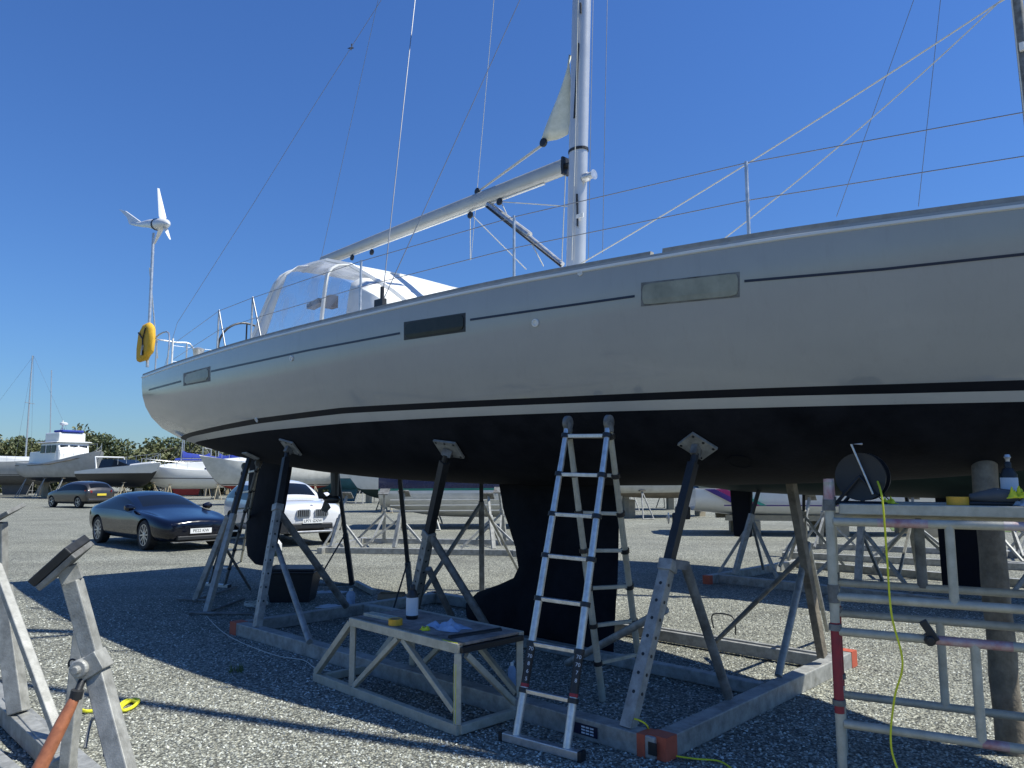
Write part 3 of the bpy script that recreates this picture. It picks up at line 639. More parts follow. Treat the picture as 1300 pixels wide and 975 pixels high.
def prop(foot, padpx, wl=.10, split=.5, mtl='galv_d', parent=cradle, dark=True, padsize=.26, holes=True, padpt=None, rot=.4, inner=.055):
    foot = V(foot); pt, n = HP(*padpx) if padpt is None else padpt
    top = pt + n * .07; mid = foot.lerp(top, split)
    hb_ = MB().bar(foot, mid, wl, wl * .8, up=NF)
    d = (top - foot).normalized()
    if holes:
        hb_.mi(1); xx, yy = axes(d, NF)
        for k in range(7):
            c = foot.lerp(mid, .2 + .11 * k); hb_.tube(c - yy * (wl * .4 + .002), c + yy * (wl * .4 + .002), .012, n=8); hb_.tube(c - xx * (wl * .5 + .002), c + xx * (wl * .5 + .002), .012, n=8)
    post = part('post', hb_, [mtl, 'black'], parent)
    part('collar', MB().bar(mid - d * .06, mid + d * .02, wl * 1.25, wl * 1.1, up=NF), mtl, post, bevel=.006)
    part('jack', MB().bar(mid, top - d * .10, inner, inner, up=NF).tube(top - d * .30, top - d * .02, .028), 'black_steel' if dark else mtl, post)
    x, y = axes(n); x, y = x * math.cos(rot) + y * math.sin(rot), -x * math.sin(rot) + y * math.cos(rot)
    bl = MB().box(pt + n * .02, (padsize, padsize * .85, .022), (x, y, n)).mi(1)
    for i in (-1, 0, 1):
        for j in (-1, 1): bl.tube(pt + n * .03 + x * (padsize * .4 * i) + y * (padsize * .34 * j), pt + n * .036 + x * (padsize * .4 * i) + y * (padsize * .34 * j), .011, n=8)
    pad = part('pad', bl, ['galv', 'black'], post); part('pad_bracket', MB().bar(pt + n * .03, top - d * .04, .05, .09), 'galv_d', pad)
    return post, mid, top
P3, m3, t3 = prop(NR + (NL - NR).normalized() * .24 + V((0, 0, .06)), (886, 564), .088, .56, 'galv', rot=.9, padsize=.23, inner=.062)
P1, m1, t1 = prop(NL.lerp(NR, .075) + V((0, 0, .06)), (370, 566), .09, .66, 'galv', rot=.3, inner=.07)
P2, m2, t2_ = prop(G(518, 800, .1), (571, 568), .095, .58, 'galv', rot=.2, inner=.075)
def brace(p, q, r=.028, mtl='galv_d', name='brace'): return part(name, MB().tube(p, q, r), mtl, cradle, smooth=True)
brace(m3 + V((.12, 0, -.02)), G(925, 885, .15), .035); brace(m3 - V((.03, 0, .32)), G(720, 842, .15), .03, 'galv'); part('brace_lug', MB().bar(m3, m3 + V((.14, 0, -.02)), .06), 'galv_d', cradle)
brace(m1 + V((0, 0, -.05)), G(440, 770, .15), .042, 'galv_d'); brace(m1 - V((0, 0, .45)), G(393, 815, .15), .032, 'galv')
brace(m2, G(628, 812, .15), .04); brace(m2 + V((.05, 0, .1)), G(530, 775, .15), .03); brace(m2 - V((0, 0, .35)), G(582, 800, .15), .035)
# far side props
def fprop(fu, fv, tu, tv, zt=1.85, mtl='black_steel', w=.055, outer='galv', k=.5):
    a_ = G(fu, fv, .05); b_ = P(tu, tv, a_.y - .3); mid = a_.lerp(b_, k)
    p_ = part('post', MB().bar(a_, mid, .075, .075), outer, cradle, bevel=.005); part('jack', MB().bar(mid, b_, w), mtl, p_); return a_, mid, b_
a4, m4, b4 = fprop(447, 742, 428, 598, outer='black_steel', k=.45); brace(a4, G(400, 742, .04), .02); brace(m4, G(390, 760, .04), .012, 'black_steel')
part('base_foot', MB().bar(G(475, 752, .04), G(452, 740, .04), .07), 'galv', cradle)
a5, m5, b5 = fprop(522, 762, 507, 600, outer='galv_d', k=.3); brace(m5, G(498, 778, .04), .012, 'black_steel')
a6, m6, b6 = fprop(612, 758, 611, 606, outer='galv_d', k=.8); brace(m6, G(664, 735, .05), .022, 'galv')
brace(m6 - V((0, 0, .02)), G(528, 765, .06), .03, 'galv_d')
part('base_foot', MB().bar(G(612, 757, .06), G(690, 758, .06), .09), 'galv', cradle)
# far front timber and steel props behind
tp = G(1044, 833, .2); part('timber_prop', MB().bar(tp, P(1003, 606, 6.4), .065, .085), 'wood', cradle, label='brown timber prop leaning to the hull', bevel=.006)
brace(G(988, 858, .2), P(1026, 690, 6.7), .03, 'galv'); brace(P(1026, 690, 6.7), G(1050, 800, .1), .022, 'galv'); brace(P(1020, 705, 6.7), G(908, 815, .15), .022, 'galv_d')
part('lifting_loop', MB().path(smooth_path([G(906, 797, .1), G(905, 780, .25), G(930, 783, .28), G(934, 806, .1)], 5), .008), 'black_steel', cradle)

# stern stand and its two poles
stst = thing('boat_stand', G(255, 770), 'tall two-legged steel stand under the yacht stern by the ladder', 'boat stand')
pt, n = HP(319, 577); x, y = axes(n)
part('pad', MB().box(pt + n * .02, (.26, .2, .02), (x, y, n)), 'galv', stst, bevel=.004)
l2 = G(262, 778, 0.02); l1 = G(248, 762, .02); tp_ = pt + n * .06
part('leg', MB().bar(l2, l2.lerp(tp_, .62), .07), 'galv', stst, bevel=.005); part('leg_jack', MB().bar(l2.lerp(tp_, .5), tp_, .05), 'black_steel', stst)
ap = P(290, 655, 10.7); part('leg', MB().bar(l1, ap, .07), 'galv', stst, bevel=.005)
part('leg', MB().tube(P(283, 690, 10.5), G(318, 748, .03), .02), 'galv_d', stst)
for a_, b_ in (((240, 778), (320, 779)), ((248, 762), (300, 745)), ((262, 778), (310, 760)), ((225, 760), (262, 762))): part('base_bar', MB().tube(G(*a_, .03), G(*b_, .03), .018), 'galv_d', stst)

# ================================================================ LADDERS
def ladder(name, label, fl, fr_, al, ar, rl, rr, nr=7, tube=.028, foot=True, decals=True, frontmat='alu'):
    t = thing(name, ((fl + fr_) / 2).xy.to_3d(), label, 'ladder', 'telescopic ladders')
    for (A_, B_, T1, T2, isf) in ((fl, fr_, al, ar, True), (rl, rr, al, ar, False)):
        for a_, b_ in ((A_, T1), (B_, T2)):
            st = MB(); N_ = nr
            for k in range(N_): st.tube(a_.lerp(b_, k / N_), a_.lerp(b_, (k + 1) / N_), tube * (1 - .035 * k), n=14)
            co = st.mi(1); d = (b_ - a_).normalized()
            for k in range(1, N_ + 1):
                c = a_.lerp(b_, (k - .0) / (N_ + .35)); co.tube(c - d * .016, c + d * .016, tube * 1.28, n=12)
            s_ = part('stile', st, [frontmat if isf else 'alu_w', 'black'], t, smooth=True)
            if isf and decals:
                dv = MB(); view = (CAMP - a_); view.z = 0; view.normalize(); xx = d.cross(view).normalized(); fz = xx.cross(d).normalized()
                c0, c1 = a_.lerp(b_, .155), a_.lerp(b_, .27)
                sk = MB(); sk.tube(c0, c1, tube * 1.02, n=14); dk = part('label_sleeve', sk, 'black', s_, smooth=True)
                rd = MB(); rd.tube(c0 - d * .02, c0 + d * .002, tube * 1.03, n=14); rd.tube(c1, c1 + d * .02, tube * 1.03, n=14); part('label_band', rd, 'red', dk)
                for q, ch in enumerate(('70', '70', '8', '6', '5') if a_ is A_ else ('70', '70', '7', '8')):
                    cc = c1.lerp(c0, .12 + .19 * q) + fz * (tube * 1.04); o = text('marking', ch, .034, 'paper', INV[t] @ cc, xx if xx.cross(d).dot(fz) > 0 else -xx, d, dk, .002)
        rg = MB()
        for k in range(1, nr + 1):
            a_ = A_.lerp(T1, k / (nr + .35)); b_ = B_.lerp(T2, k / (nr + .35)); part('rung', MB().bar(a_, b_, .036, .028), 'alu' if isf else 'alu_w', t, bevel=.004)
    for T_ in (al, ar): part('hinge', MB().lathe(T_, (ar - al), [(.045, -.02), (.055, -.015), (.055, .015), (.045, .02)], 16).tube(T_, T_ - V((0, 0, .07)), .036), 'galv_d', t, smooth=True)
    if foot:
        d = (fr_ - fl).normalized(); part('stabiliser_bar', MB().bar(fl - d * .10, fr_ + d * .10, .055, .055), 'alu', t, bevel=.006)
        part('bar_end', MB().bar(fr_ + d * .10, fr_ + d * .125, .06, .06), 'black', t); part('bar_end', MB().bar(fl - d * .10, fl - d * .125, .06, .06), 'black', t)
    return t
fl, fr_ = G(655, 938, .03), G(719, 955, .03); al, ar = P(721, 537, 5.72), P(773, 536, 5.50)
ladder('telescopic_ladder', 'silver telescopic ladder standing open beneath the yacht midships', fl, fr_, al, ar, G(765, 889, .02), G(815, 872, .02))
fl, fr_ = G(266, 742, .02), G(285, 744, .02); al, ar = P(311, 592, 11.1), P(328, 588, 10.9)
ladder('telescopic_ladder', 'narrow telescopic ladder leaning at the stern beside the rudder', fl, fr_, al, ar, G(283, 714, .02), G(306, 712, .02), 6, .024, True, False, 'galv_d')

# ================================================================ HOP-UP BENCH
ba, bc = G(400, 864, .0), G(583, 934, .0); bd = G(650, 908, 0); D = (bc - ba).normalized(); W_ = (bd - bc); W_ = (W_ - D * W_.dot(D)).normalized(); wd = .60; hz = .57; Z = V((0, 0, 1))
bench = thing('work_bench', (ba + bc) / 2 + W_ * .3, 'aluminium hop-up work platform with a sloping end, used as a bench', 'work platform')
Lb = (bc - ba).length; sl_ = .55
for w in (0, wd):
    o0 = ba + W_ * w; o1 = bc + W_ * w; tl_ = o0 + D * sl_ + Z * hz; tr_ = o1 + Z * hz
    part('bottom_rail', MB().bar(o0 + Z * .035, o1 + Z * .035, .07, .05, up=W_), 'alu_w', bench, bevel=.004)
    part('top_rail', MB().bar(tl_, tr_, .065, .05, up=W_), 'alu_w', bench, bevel=.004)
    part('upright', MB().bar(o0 + D * (sl_ + .03) + Z * .07, tl_ + D * .03 - Z * .03, .045), 'alu_w', bench, bevel=.004)
    part('upright', MB().bar(o1 - D * .02 + Z * .07, tr_ - D * .02 - Z * .03, .05), 'alu_w', bench, bevel=.004)
    part('diagonal', MB().bar(o0 + Z * .07 + D * .02, tl_ - Z * .01, .05), 'alu_w', bench, bevel=.004)
    mid = o0 + D * (sl_ + (Lb - sl_) * .5) + Z * (hz - .035)
    part('diagonal', MB().bar(o0 + D * (sl_ + .06) + Z * .07, mid - D * .03, .04), 'alu_w', bench, bevel=.004); part('diagonal', MB().bar(o1 - D * .05 + Z * .15, mid + D * .03, .04), 'alu_w', bench, bevel=.004)
part('end_rail', MB().bar(bc + Z * .04, bc + W_ * wd + Z * .04, .05, .06), 'alu_w', bench, bevel=.004)
part('end_rail', MB().bar(ba + Z * .04 + D * .1, ba + D * .1 + W_ * wd + Z * .04, .05, .06), 'alu_w', bench, bevel=.004)
part('diagonal', MB().bar(bc + W_ * .06 + Z * (hz - .05), bc + W_ * (wd - .04) + Z * .08, .04), 'alu_w', bench, bevel=.004)
part('end_rail', MB().bar(bc + Z * (hz - .01), bc + W_ * wd + Z * (hz - .01), .05, .04), 'black', bench, bevel=.004)
ctr = ba + D * (sl_ + (Lb - sl_) / 2) + W_ * wd / 2 + Z * (hz + .026)
part('deck_board', MB().box(ctr, (Lb - sl_ + .0, wd - .07, .02), (D, W_, Z)), 'ply', bench, label='dark worn plywood top', bevel=.003)
part('painted_sun_strip', MB().box(ba + D * (sl_ + (Lb - sl_) / 2) + W_ * .022 + Z * (hz + .028), (Lb - sl_ + .01, .05, .016), (D, W_, Z)), 'wood', bench, label='pale strip imitating sunlight along the front edge', bevel=.003)  # pale board added for the sunlit strip along the front of the top
part('paint_patch', MB().box(bc - D * .10 + W_ * .015 + Z * (hz + .034), (.16, .05, .003), (D, W_, Z)).bar(bc - D * .02 - W_ * .026 + Z * .08, bc - D * .02 - W_ * .026 + Z * (hz - .1), .022, .003, up=W_), 'ylw', bench, label='splash of yellow paint on the corner')
BT = hz + .037
def onb(a, w): return ba + D * a + W_ * w + Z * BT
# items on the bench
def bottle(loc, name, label, capm='black', h=.22, r=.045, bodym='paper', cat='bottle'):
    t = thing(name, loc, label, cat)
    part('body', MB().lathe(loc, Z, [(r * .9, 0), (r, .01), (r, h * .7), (r * .6, h * .84), (r * .35, h * .86)], 18), bodym, t, smooth=True)
    part('cap', MB().lathe(loc, Z, [(r * .42, h * .84), (r * .42, h * .97), (r * .3, h)], 14), capm, t, smooth=True)
    return t
b_ = onb(.97, .30); t = bottle(b_, 'spray_bottle', 'black polish bottle with a pale label on the bench', 'black', .27, .048, 'black'); part('label_wrap', MB().lathe(b_, Z, [(.0485, .03), (.0492, .03), (.0492, .17), (.0485, .17)], 18), 'paper', t, smooth=True)
def roll(loc, label, r=.055, h=.045, axis=Z):
    t = thing('tape_roll', loc, label, 'tape', 'rolls of yellow masking tape')
    part('tape', MB().lathe(loc, axis, [(r * .7, 0), (r, 0), (r, h), (r * .7, h), (r * .7, 0)], 24), 'tape', t, smooth=True); part('core', MB().lathe(loc, axis, [(r * .66, .001), (r * .7, .001), (r * .7, h - .001), (r * .66, h - .001), (r * .66, .001)], 24), 'card', t, smooth=True)
roll(onb(1.08, .06), 'roll of yellow masking tape on the bench edge')
st_ = MB(); st_.bar(onb(.60, .10) + Z * .014, onb(.93, .13) + Z * .014, .035, .026); st_.bar(onb(.58, .15) + Z * .012, onb(.94, .17) + Z * .012, .03, .022)
solo('timber_offcut', MB().bar(onb(.60, .10) + Z * .014, onb(.94, .12) + Z * .014, .04, .026), 'alu_w', onb(.7, .1), 'pale timber strip nearest the edge of the bench', 'timber strip', 'pale strips on the bench', bevel=.003)
solo('timber_offcut', MB().bar(onb(.58, .17) + Z * .012, onb(.92, .19) + Z * .012, .03, .022), 'alu_w', onb(.7, .17), 'thinner pale timber strip behind the front one on the bench', 'timber strip', 'pale strips on the bench', bevel=.003)
def crumple(c, sx_, sy_, h, mtl, name, label, cat, seed, n=14, ax=(D, W_, Z)):
    r_ = np.random.default_rng(seed); ph = r_.random(8) * 6.28; rows = []
    for i in range(n + 1):
        row = []
        for j in range(n + 1):
            a_, b2 = i / n - .5, j / n - .5; e = max(0, 1 - (2 * abs(a_))**3) * max(0, 1 - (2 * abs(b2))**3)
            z = h * e * (.45 + .3 * math.sin(9 * a_ + 5 * b2 + ph[0]) + .25 * math.sin(13 * b2 - 6 * a_ + ph[1]) + .2 * math.sin(21 * a_ + 17 * b2 + ph[2]))
            wx = 1 + .18 * math.sin(7 * b2 + ph[3]); wy = 1 + .22 * math.sin(6 * a_ + ph[4])
            row.append(c + ax[0] * (a_ * sx_ * wx) + ax[1] * (b2 * sy_ * wy) + ax[2] * (max(0, z) + .003))
        rows.append(row)
    return solo(name, MB().grid(rows), mtl, c, label, cat, smooth=True, solid=.003)
crumple(onb(1.45, .28), .32, .2, .06, 'cloth', 'rag', 'crumpled pale blue rag on the bench', 'cloth', 3)
crumple(onb(1.40, .10), .08, .06, .035, 'ylw', 'rope_scrap', 'small knot of yellow cord on the bench', 'cord', 5)
part('corner_foam', MB().tube(onb(1.75, .05) - Z * .0, onb(1.80, .50), .022), 'black', bench)

# ================================================================ SCAFFOLD on the right
SX = V((.88, -.475, 0)).normalized(); SN = V((.405, .914, 0)).normalized(); S0 = V((1.85, 4.42, 0))
scaf = thing('scaffold_platform', S0, 'low aluminium scaffold tower with red painted patches and a plank deck', 'scaffold')
def sc_(k, w, z): return S0 + SX * k + SN * w + V((0, 0, z))
def tube(a, b, r=.024, mtl='alu_w', nm='rail'): return part(nm, MB().tube(a, b, r, n=14), mtl, scaf, smooth=True)
def zv(v, Y=4.42): return P(1050, v, Y).z
zt, zb2, zc, zd, ze = zv(662), zv(757), zv(801), zv(893), zv(918)
for w in (0, .62):
    pst = tube(sc_(0, w, .0), sc_(0, w, zv(612)), .026, 'alu_w', 'post'); part('red_paint', MB().tube(sc_(0, w, zv(905)), sc_(0, w, zv(790)), .0268, n=14), 'red', pst, label='red painted length of post', smooth=True)
    [part('coupler', MB().tube(sc_(0, w, zv(a_)), sc_(0, w, zv(b_)), r_, n=12), 'galv_d', pst, smooth=True) for a_, b_, r_ in ((895, 888, .036), (800, 792, .036), (648, 634, .034), (765, 742, .031))]
    part('post_tip', MB().tube(sc_(0, w, zv(634)), sc_(0, w, zv(608)), .029, .025, n=12), 'smear', pst, smooth=True)
    for z in (zt, zb2, zc, ze):
        tube(sc_(.02, w, z), sc_(2.4, w, z + .0), .024)
    for k in ((.62, .74) if w == 0 else (.50, .62)): pass
    tube(sc_(2.4, w, 0), sc_(2.4, w, zt + .1), .026, nm='post')
tube(sc_(.60, 0, zt), sc_(.60, 0, zb2), .024, nm='upright'); tube(sc_(.5, .62, zt), sc_(.5, .62, zb2), .03, 'galv_d', 'upright')
tube(sc_(.58, .62, zc), sc_(.58, .62, ze), .024, nm='upright'); tube(sc_(.68, 0, zc), sc_(.68, 0, ze), .024, nm='upright')
for w, z, a_, b_ in ((0, zt, .25, .5), (0, zt, .85, 1.5), (0, zc, .45, .85), (0, ze, .68, .8)):
    part('red_paint', MB().tube(sc_(a_, w, z), sc_(b_, w, z), .0246, n=14), 'smear', scaf, label='patch of red paint on a rail', smooth=True)
for k, w in ((0, 0), (2.4, 0)):
    for z in (zt, zb2, zc, ze): tube(sc_(k, w + .03, z + .05), sc_(k, w + .59, z + .05), .02, nm='transom')
pz = zv(646)
for i, w in enumerate((.13, .49)):
    part('plank', MB().bar(sc_(.06, w, pz), sc_(2.4, w, pz), .24, .06), 'alu_w', scaf, bevel=.006)
part('toe_board', MB().bar(sc_(.06, -.028, pz), sc_(.42, -.028, pz), .05, .012, up=SN).bar(sc_(.426, -.028, pz), sc_(2.4, -.028, pz), .05, .012, up=SN), 'alu_w', scaf, bevel=.002) if False else None
c = sc_(.47, 0, zc); part('clamp', MB().bar(c - SX * .03 + Z * .1 - SN * .03, c + SX * .03 - SN * .03, .04).tube(c - SN * .04, c + SN * .05, .03).tube(c + Z * .01 - SN * .05, c + Z * .01 - SN * .08, .018), 'black', scaf, label='black clamp on the middle rail', bevel=.004)
PT = pz + .031
# cable reel
rc_ = sc_(.19, .16, PT); reel = thing('cable_reel', rc_, 'black cable reel with yellow cable standing on the scaffold deck', 'cable reel')
cc = rc_ + Z * .155; ra = (SN * .95 + SX * .25).normalized()
for k in (-1, 1): part('flange', MB().lathe(cc + ra * .055 * k, ra, [(.0, -.004), (.12, -.004), (.14, -.008), (.14, .008), (.12, .004), (0, .004)], 32), 'black', reel, smooth=True)
part('cable_winding', MB().lathe(cc, ra, [(.09, -.05), (.105, -.04), (.10, -.02), (.108, 0), (.1, .02), (.105, .04), (.09, .05)], 24), 'black', reel, smooth=True)
hx = SX; part('frame', MB().path([rc_ - ra * .08 - hx * .13, rc_ - ra * .08 + hx * .13, cc - ra * .08, rc_ - ra * .08 - hx * .13], .011).path([rc_ + ra * .08 - hx * .13, rc_ + ra * .08 + hx * .13, cc + ra * .08, rc_ + ra * .08 - hx * .13], .011).tube(rc_ - ra * .08 - hx * .13, rc_ + ra * .08 - hx * .13, .011).tube(rc_ - ra * .08 + hx * .13, rc_ + ra * .08 + hx * .13, .011), 'black', reel)
part('handle', MB().path([cc - ra * .09 + hx * .07 - Z * .1, cc - ra * .09 - hx * .03 + Z * .19, cc - ra * .09 + hx * .03 + Z * .19], .006), 'alu', reel)
cb = [cc - ra * .06 + hx * .09 - Z * .02, sc_(.28, -.05, PT + .02), sc_(.285, -.06, PT - .3), sc_(.29, -.07, 1.0), sc_(.33, -.06, .75), sc_(.28, -.05, .55), sc_(.25, -.06, .3), sc_(.30, -.08, .06), G(1106, 1010, .012), G(1060, 1030, .012)]
solo('extension_cable', MB().path(smooth_path(cb, 8), .0055, 8), 'ylw', cb[-2], 'yellow cable hanging from the reel down to the gravel', 'cable', smooth=True)
g2 = [(536 + 0, 0)]; cb2 = [G(u, v, .012) for u, v in ((928, 975), (912, 966), (880, 963), (850, 957), (828, 940))] + [NR + e_ * .1 + Z * .112, NR + e_ * .25 + Z * .112 + NF * .03, NR + e_ * .4 + NF * .1 + Z * .02]
solo('extension_cable', MB().path(smooth_path(cb2, 8), .0055, 8), 'ylw', cb2[0], 'yellow cable lying over the orange cradle corner', 'cable', smooth=True)
cb3 = [G(u, v, .012) for u, v in ((262, 782), (280, 800), (305, 815), (350, 832), (385, 838), (400, 848), (420, 852))]
solo('thin_cable', MB().path(smooth_path(cb3, 6), .004, 6), 'rope', cb3[0], 'thin pale cable trailing over the shaded gravel from the stern stand', 'cable', smooth=True)
cb4 = [G(u, v, .014) for u, v in ((458, 709 + 5), (380, 720), (340, 724))]
roll(sc_(.66, .1, PT), 'roll of yellow masking tape on the scaffold deck')
crumple(sc_(.32, .12, PT), .07, .06, .04, 'ylw', 'rope_scrap', 'small knot of yellow cord behind the cable reel', 'cord', 9)
bb = bottle(sc_(.94, .30, PT), 'polish_bottle', 'black bottle with a white label on the scaffold deck', 'black', .24, .042, 'black'); q = sc_(.94, .30, PT); part('label_wrap', MB().lathe(q, Z, [(.0425, .05), (.0432, .05), (.0432, .15), (.0425, .15)], 18), 'paper', bb, smooth=True)
part('stopper', MB().lathe(q, Z, [(.01, .24), (.012, .255), (.018, .265), (.012, .28)], 12), 'alu', bb, smooth=True)
# work shoe
shoe = thing('work_shoe', sc_(.82, .12, PT), 'grey and black work shoe lying on the scaffold deck', 'shoe')
rg = []
for t_, w_, h_, z0 in ((0, .02, .04, .02), (.05, .04, .06, .015), (.12, .045, .085, .01), (.2, .042, .075, .01), (.25, .03, .045, .012), (.28, .01, .02, .02)):
    c = sc_(.72 + t_, .12, PT + z0); rg.append([c + SN * (w_ * math.cos(a_)) + Z * (h_ / 2 + h_ / 2 * math.sin(a_)) for a_ in [2 * math.pi * i / 12 for i in range(12)]])
part('upper', MB().loft(rg), 'dkgrey', shoe, smooth=True); part('sole', MB().bar(sc_(.71, .12, PT + .01), sc_(.99, .12, PT + .01), .07, .02), 'black', shoe, bevel=.008)
part('lace', MB().path([sc_(.85 + .015 * i, .12 + (.025 if i % 2 else -.025), PT + .085 - .005 * i) for i in range(6)], .003), 'alu', shoe)
crumple(sc_(1.02, .10, PT), .2, .18, .11, 'cloth', 'rag', 'bundled light blue cloth at the end of the scaffold deck', 'cloth', 12, ax=(SX, SN, Z))
crumple(sc_(.93, .08, PT + .04), .09, .08, .07, 'ylw', 'work_glove', 'yellow-green glove lying against the blue cloth on the scaffold', 'glove', 14, ax=(SX, SN, Z))
# timber shore under the bow
ts = G(1284, 955); solo('timber_shore', MB().path([ts + V((.004 * math.sin(i * 1.7) - .003 * i, .003 * math.cos(i * 2.3), .155 * i)) for i in range(13)], [.086 - .0008 * i + .0015 * math.sin(i * 2.1) for i in range(13)], 20), 'wood', ts, 'round weathered timber shore standing under the bow behind the scaffold', 'timber post', smooth=True)

# ================================================================ NEAR LEFT empty cradle
lc = thing('boat_cradle', G(60, 940), 'empty galvanised cradle with tilted pads in the near left corner', 'boat cradle')
def lb(p, q, w, h=None, mtl='galv', nm='base_beam', lab=None, up=Z): return part(nm, MB().bar(p, q, w, h or w, up=up), mtl, lc, lab, bevel=.006)
bA, bB = G(-40, 855, .08), G(200, 1075, .08); lb(bA, bB, .15, .12)
lb(G(-60, 860, .13) , G(78, 962, .16), .09, .09, nm='sub_beam') if False else lb(G(10, 893, .1), G(75, 965, .1), .08, .10, nm='sub_beam')
lb(G(-40, 908, .08), G(28, 888, .08), .10, .08); lb(G(-40, 935, .05), G(60, 1020, .05), .08, .06)
f2 = G(172, 1040, .15); k2 = P(121, 843, 4.02); t2x = P(92, 738, 4.02); lb(f2, k2 + (k2 - f2) * .03, .095, .085, nm='post', up=V((0, 1, 0)))
lb(k2 - (t2x - k2) * .0, t2x, .082, .075, nm='post_extension', up=V((0, 1, 0)))
part('clevis', MB().lathe(k2 - V((.0, .09, 0)) - V((.03, 0, 0)), (0, 1, 0), [(.04, -.02), (.045, -.01), (.045, .15), (.04, .16)], 18).tube(k2 - V((.03, .14, 0)), k2 + V((-.03, .1, 0)), .02).bar(k2 - V((.065, .03, .04)), k2 + V((.06, -.03, .04)), .11, .10), 'galv', lc, bevel=.004)
lb(G(83, 1000, .12), P(104, 800, 4.25), .075, .06, nm='brace'); 
padc = P(80, 714, 4.0); pn = V((.66, .25, -.70)).normalized(); px, py = axes(pn, V((0, 1, 0)))
pd = part('pad', MB().box(padc + pn * .02, (.24, .26, .03), (px, py, pn)), 'galv_d', lc, 'tilted worn pad topped with a dark timber block', bevel=.005)
part('pad_block', MB().box(padc - pn * .02, (.245, .262, .045), (px, py, pn)), 'black_steel', pd, bevel=.006); part('pad_bracket', MB().bar(padc + pn * .03, t2x + V((0, 0, .0)), .05, .10), 'galv', pd, bevel=.004)
part('hook_ring', MB().path([P(92 + 5 * math.cos(t), 843 + 6 * math.sin(t), 4.0) for t in [i * .4 for i in range(16)]], .005), 'black_steel', lc)
hA, hB = P(96, 884, 3.9), P(38, 1000, 3.75); part('jack_screw', MB().tube(P(110, 850, 3.98), hA, .018).tube(hA - V((0, 0, .01)), hA + V((.008, 0, .03)), .03), 'black_steel', lc, smooth=True)
part('jack_handle', MB().path([hA, hA.lerp(hB, .3), hB], [.024, .032, .036], 14), 'handle', lc, 'orange-brown round jack handle', smooth=True)
part('lifting_loop', MB().path(smooth_path([G(108, 950, .12), G(118, 912, .25), G(136, 930, .25), G(132, 960, .12)], 5), .009), 'galv_d', lc)
part('axle_bracket', MB().lathe(G(78, 975, .2), (0, 1, 0), [(.05, -.03), (.06, -.02), (.06, .05), (.05, .06)], 18), 'galv', lc, smooth=True)
u0, u1 = G(24, 905, .15), P(2, 745, 5.5); lb(u0, u1, .11, .09, nm='post', up=V((0, 1, 0))); lb(G(80, 948, .12), P(-6, 715, 5.45), .06, .05, nm='brace')
pc2 = P(2, 656, 5.45); n2 = V((.5, .25, -.86)).normalized(); px, py = axes(n2, V((0, 1, 0))); lb(u1, pc2 + V((0, 0, -.04)), .07, .06, nm='post_extension')
pd = part('pad', MB().box(pc2, (.24, .24, .03), (px, py, n2)), 'galv_d', lc, bevel=.005)
# yellow rope on the gravel
yr = [G(u, v, .02) for u, v in ((100, 900), (110, 903), (124, 902), (140, 904), (150, 902), (158, 894), (170, 888), (176, 890), (168, 898), (156, 902), (152, 896), (162, 889), (175, 892))]
solo('yellow_rope', MB().path(smooth_path(yr, 6), .013, 8), 'ylw', yr[3], 'short length of bright yellow rope on the gravel', 'rope', smooth=True)
tw = G(301, 853, .0); tu = MB()
for k in range(26):
    a_ = random.random() * 6.28; h = .04 + .07 * random.random(); b_ = tw + V((random.uniform(-.06, .06), random.uniform(-.05, .05), 0)); d = V((math.cos(a_), math.sin(a_), 0)) * .03
    tu.add([b_ - d * .2, b_ + d * .2, b_ + d * .8 + Z * h], [(0, 1, 2)])
solo('weed_tuft', tu, 'grass', tw, 'small yellow-green weed growing in the shaded gravel', 'weed')

# ================================================================ ODDMENTS in the yacht's shade
bk = G(372, 762); bin_ = thing('storage_tub', bk, 'black plastic tub in the shade behind the cradle', 'tub')
part('body', MB().loft([[bk + V((sx_ * w_, sy_ * d_, z)) for sx_, sy_ in ((-1, -1), (1, -1), (1, 1), (-1, 1))] for w_, d_, z in ((.27, .2, 0), (.34, .26, .40), (.36, .28, .40), (.36, .28, .43))]), 'black', bin_, bevel=.02)
part('lid', MB().box(bk + Z * .45, (.70, .54, .03)), 'black', bin_, bevel=.01)
cbx = G(497, 768); bx_ = thing('cardboard_box', cbx, 'small open cardboard box behind the bench', 'box')
cs = MB()
for sx_, sy_ in ((1, 0), (-1, 0), (0, 1), (0, -1)): cs.box(cbx + V((sx_ * .17, sy_ * .11, .08)), ((.006 if sx_ else .34), (.006 if sy_ else .22), .16))
part('body', cs, 'card', bx_); part('flap', MB().plate([cbx + V((-.17, -.11, .16)), cbx + V((.17, -.11, .16)), cbx + V((.16, -.2, .11)), cbx + V((-.16, -.2, .11))], .005), 'card', bx_)
bottle(G(445, 770), 'plastic_bottle', 'clear plastic bottle standing in the shade by the paper sheets', 'white', .24, .06, 'cloth')
for u, v, sd2, lb_ in ((420, 752, 21, 'pale paper sheet on the gravel farther behind the cradle beam'), (425, 770, 22, 'pale paper sheet on the gravel close to the cradle beam')):
    crumple(G(u, v), .42, .2, .03, 'paper', 'paper_sheet', lb_, 'paper', sd2, ax=(V((1, 0, 0)), V((0, 1, 0)), Z))
cl_ = []
cw = G(325, 770, .01)
for i in range(60): a_ = i * .5; cl_.append(cw + V((math.cos(a_) * (.12 + .05 * math.sin(i)), math.sin(a_) * .12, .02 + .015 * math.sin(i * 1.7) + .0006 * i)))
solo('coiled_lead', MB().path(smooth_path(cl_, 3), .006, 6), 'rope', cw, 'loosely coiled pale lead in the yacht shade', 'cable', smooth=True)
jr = G(348, 706); t = thing('jerry_can', jr, 'small white and green container on the gravel behind the rudder', 'container')
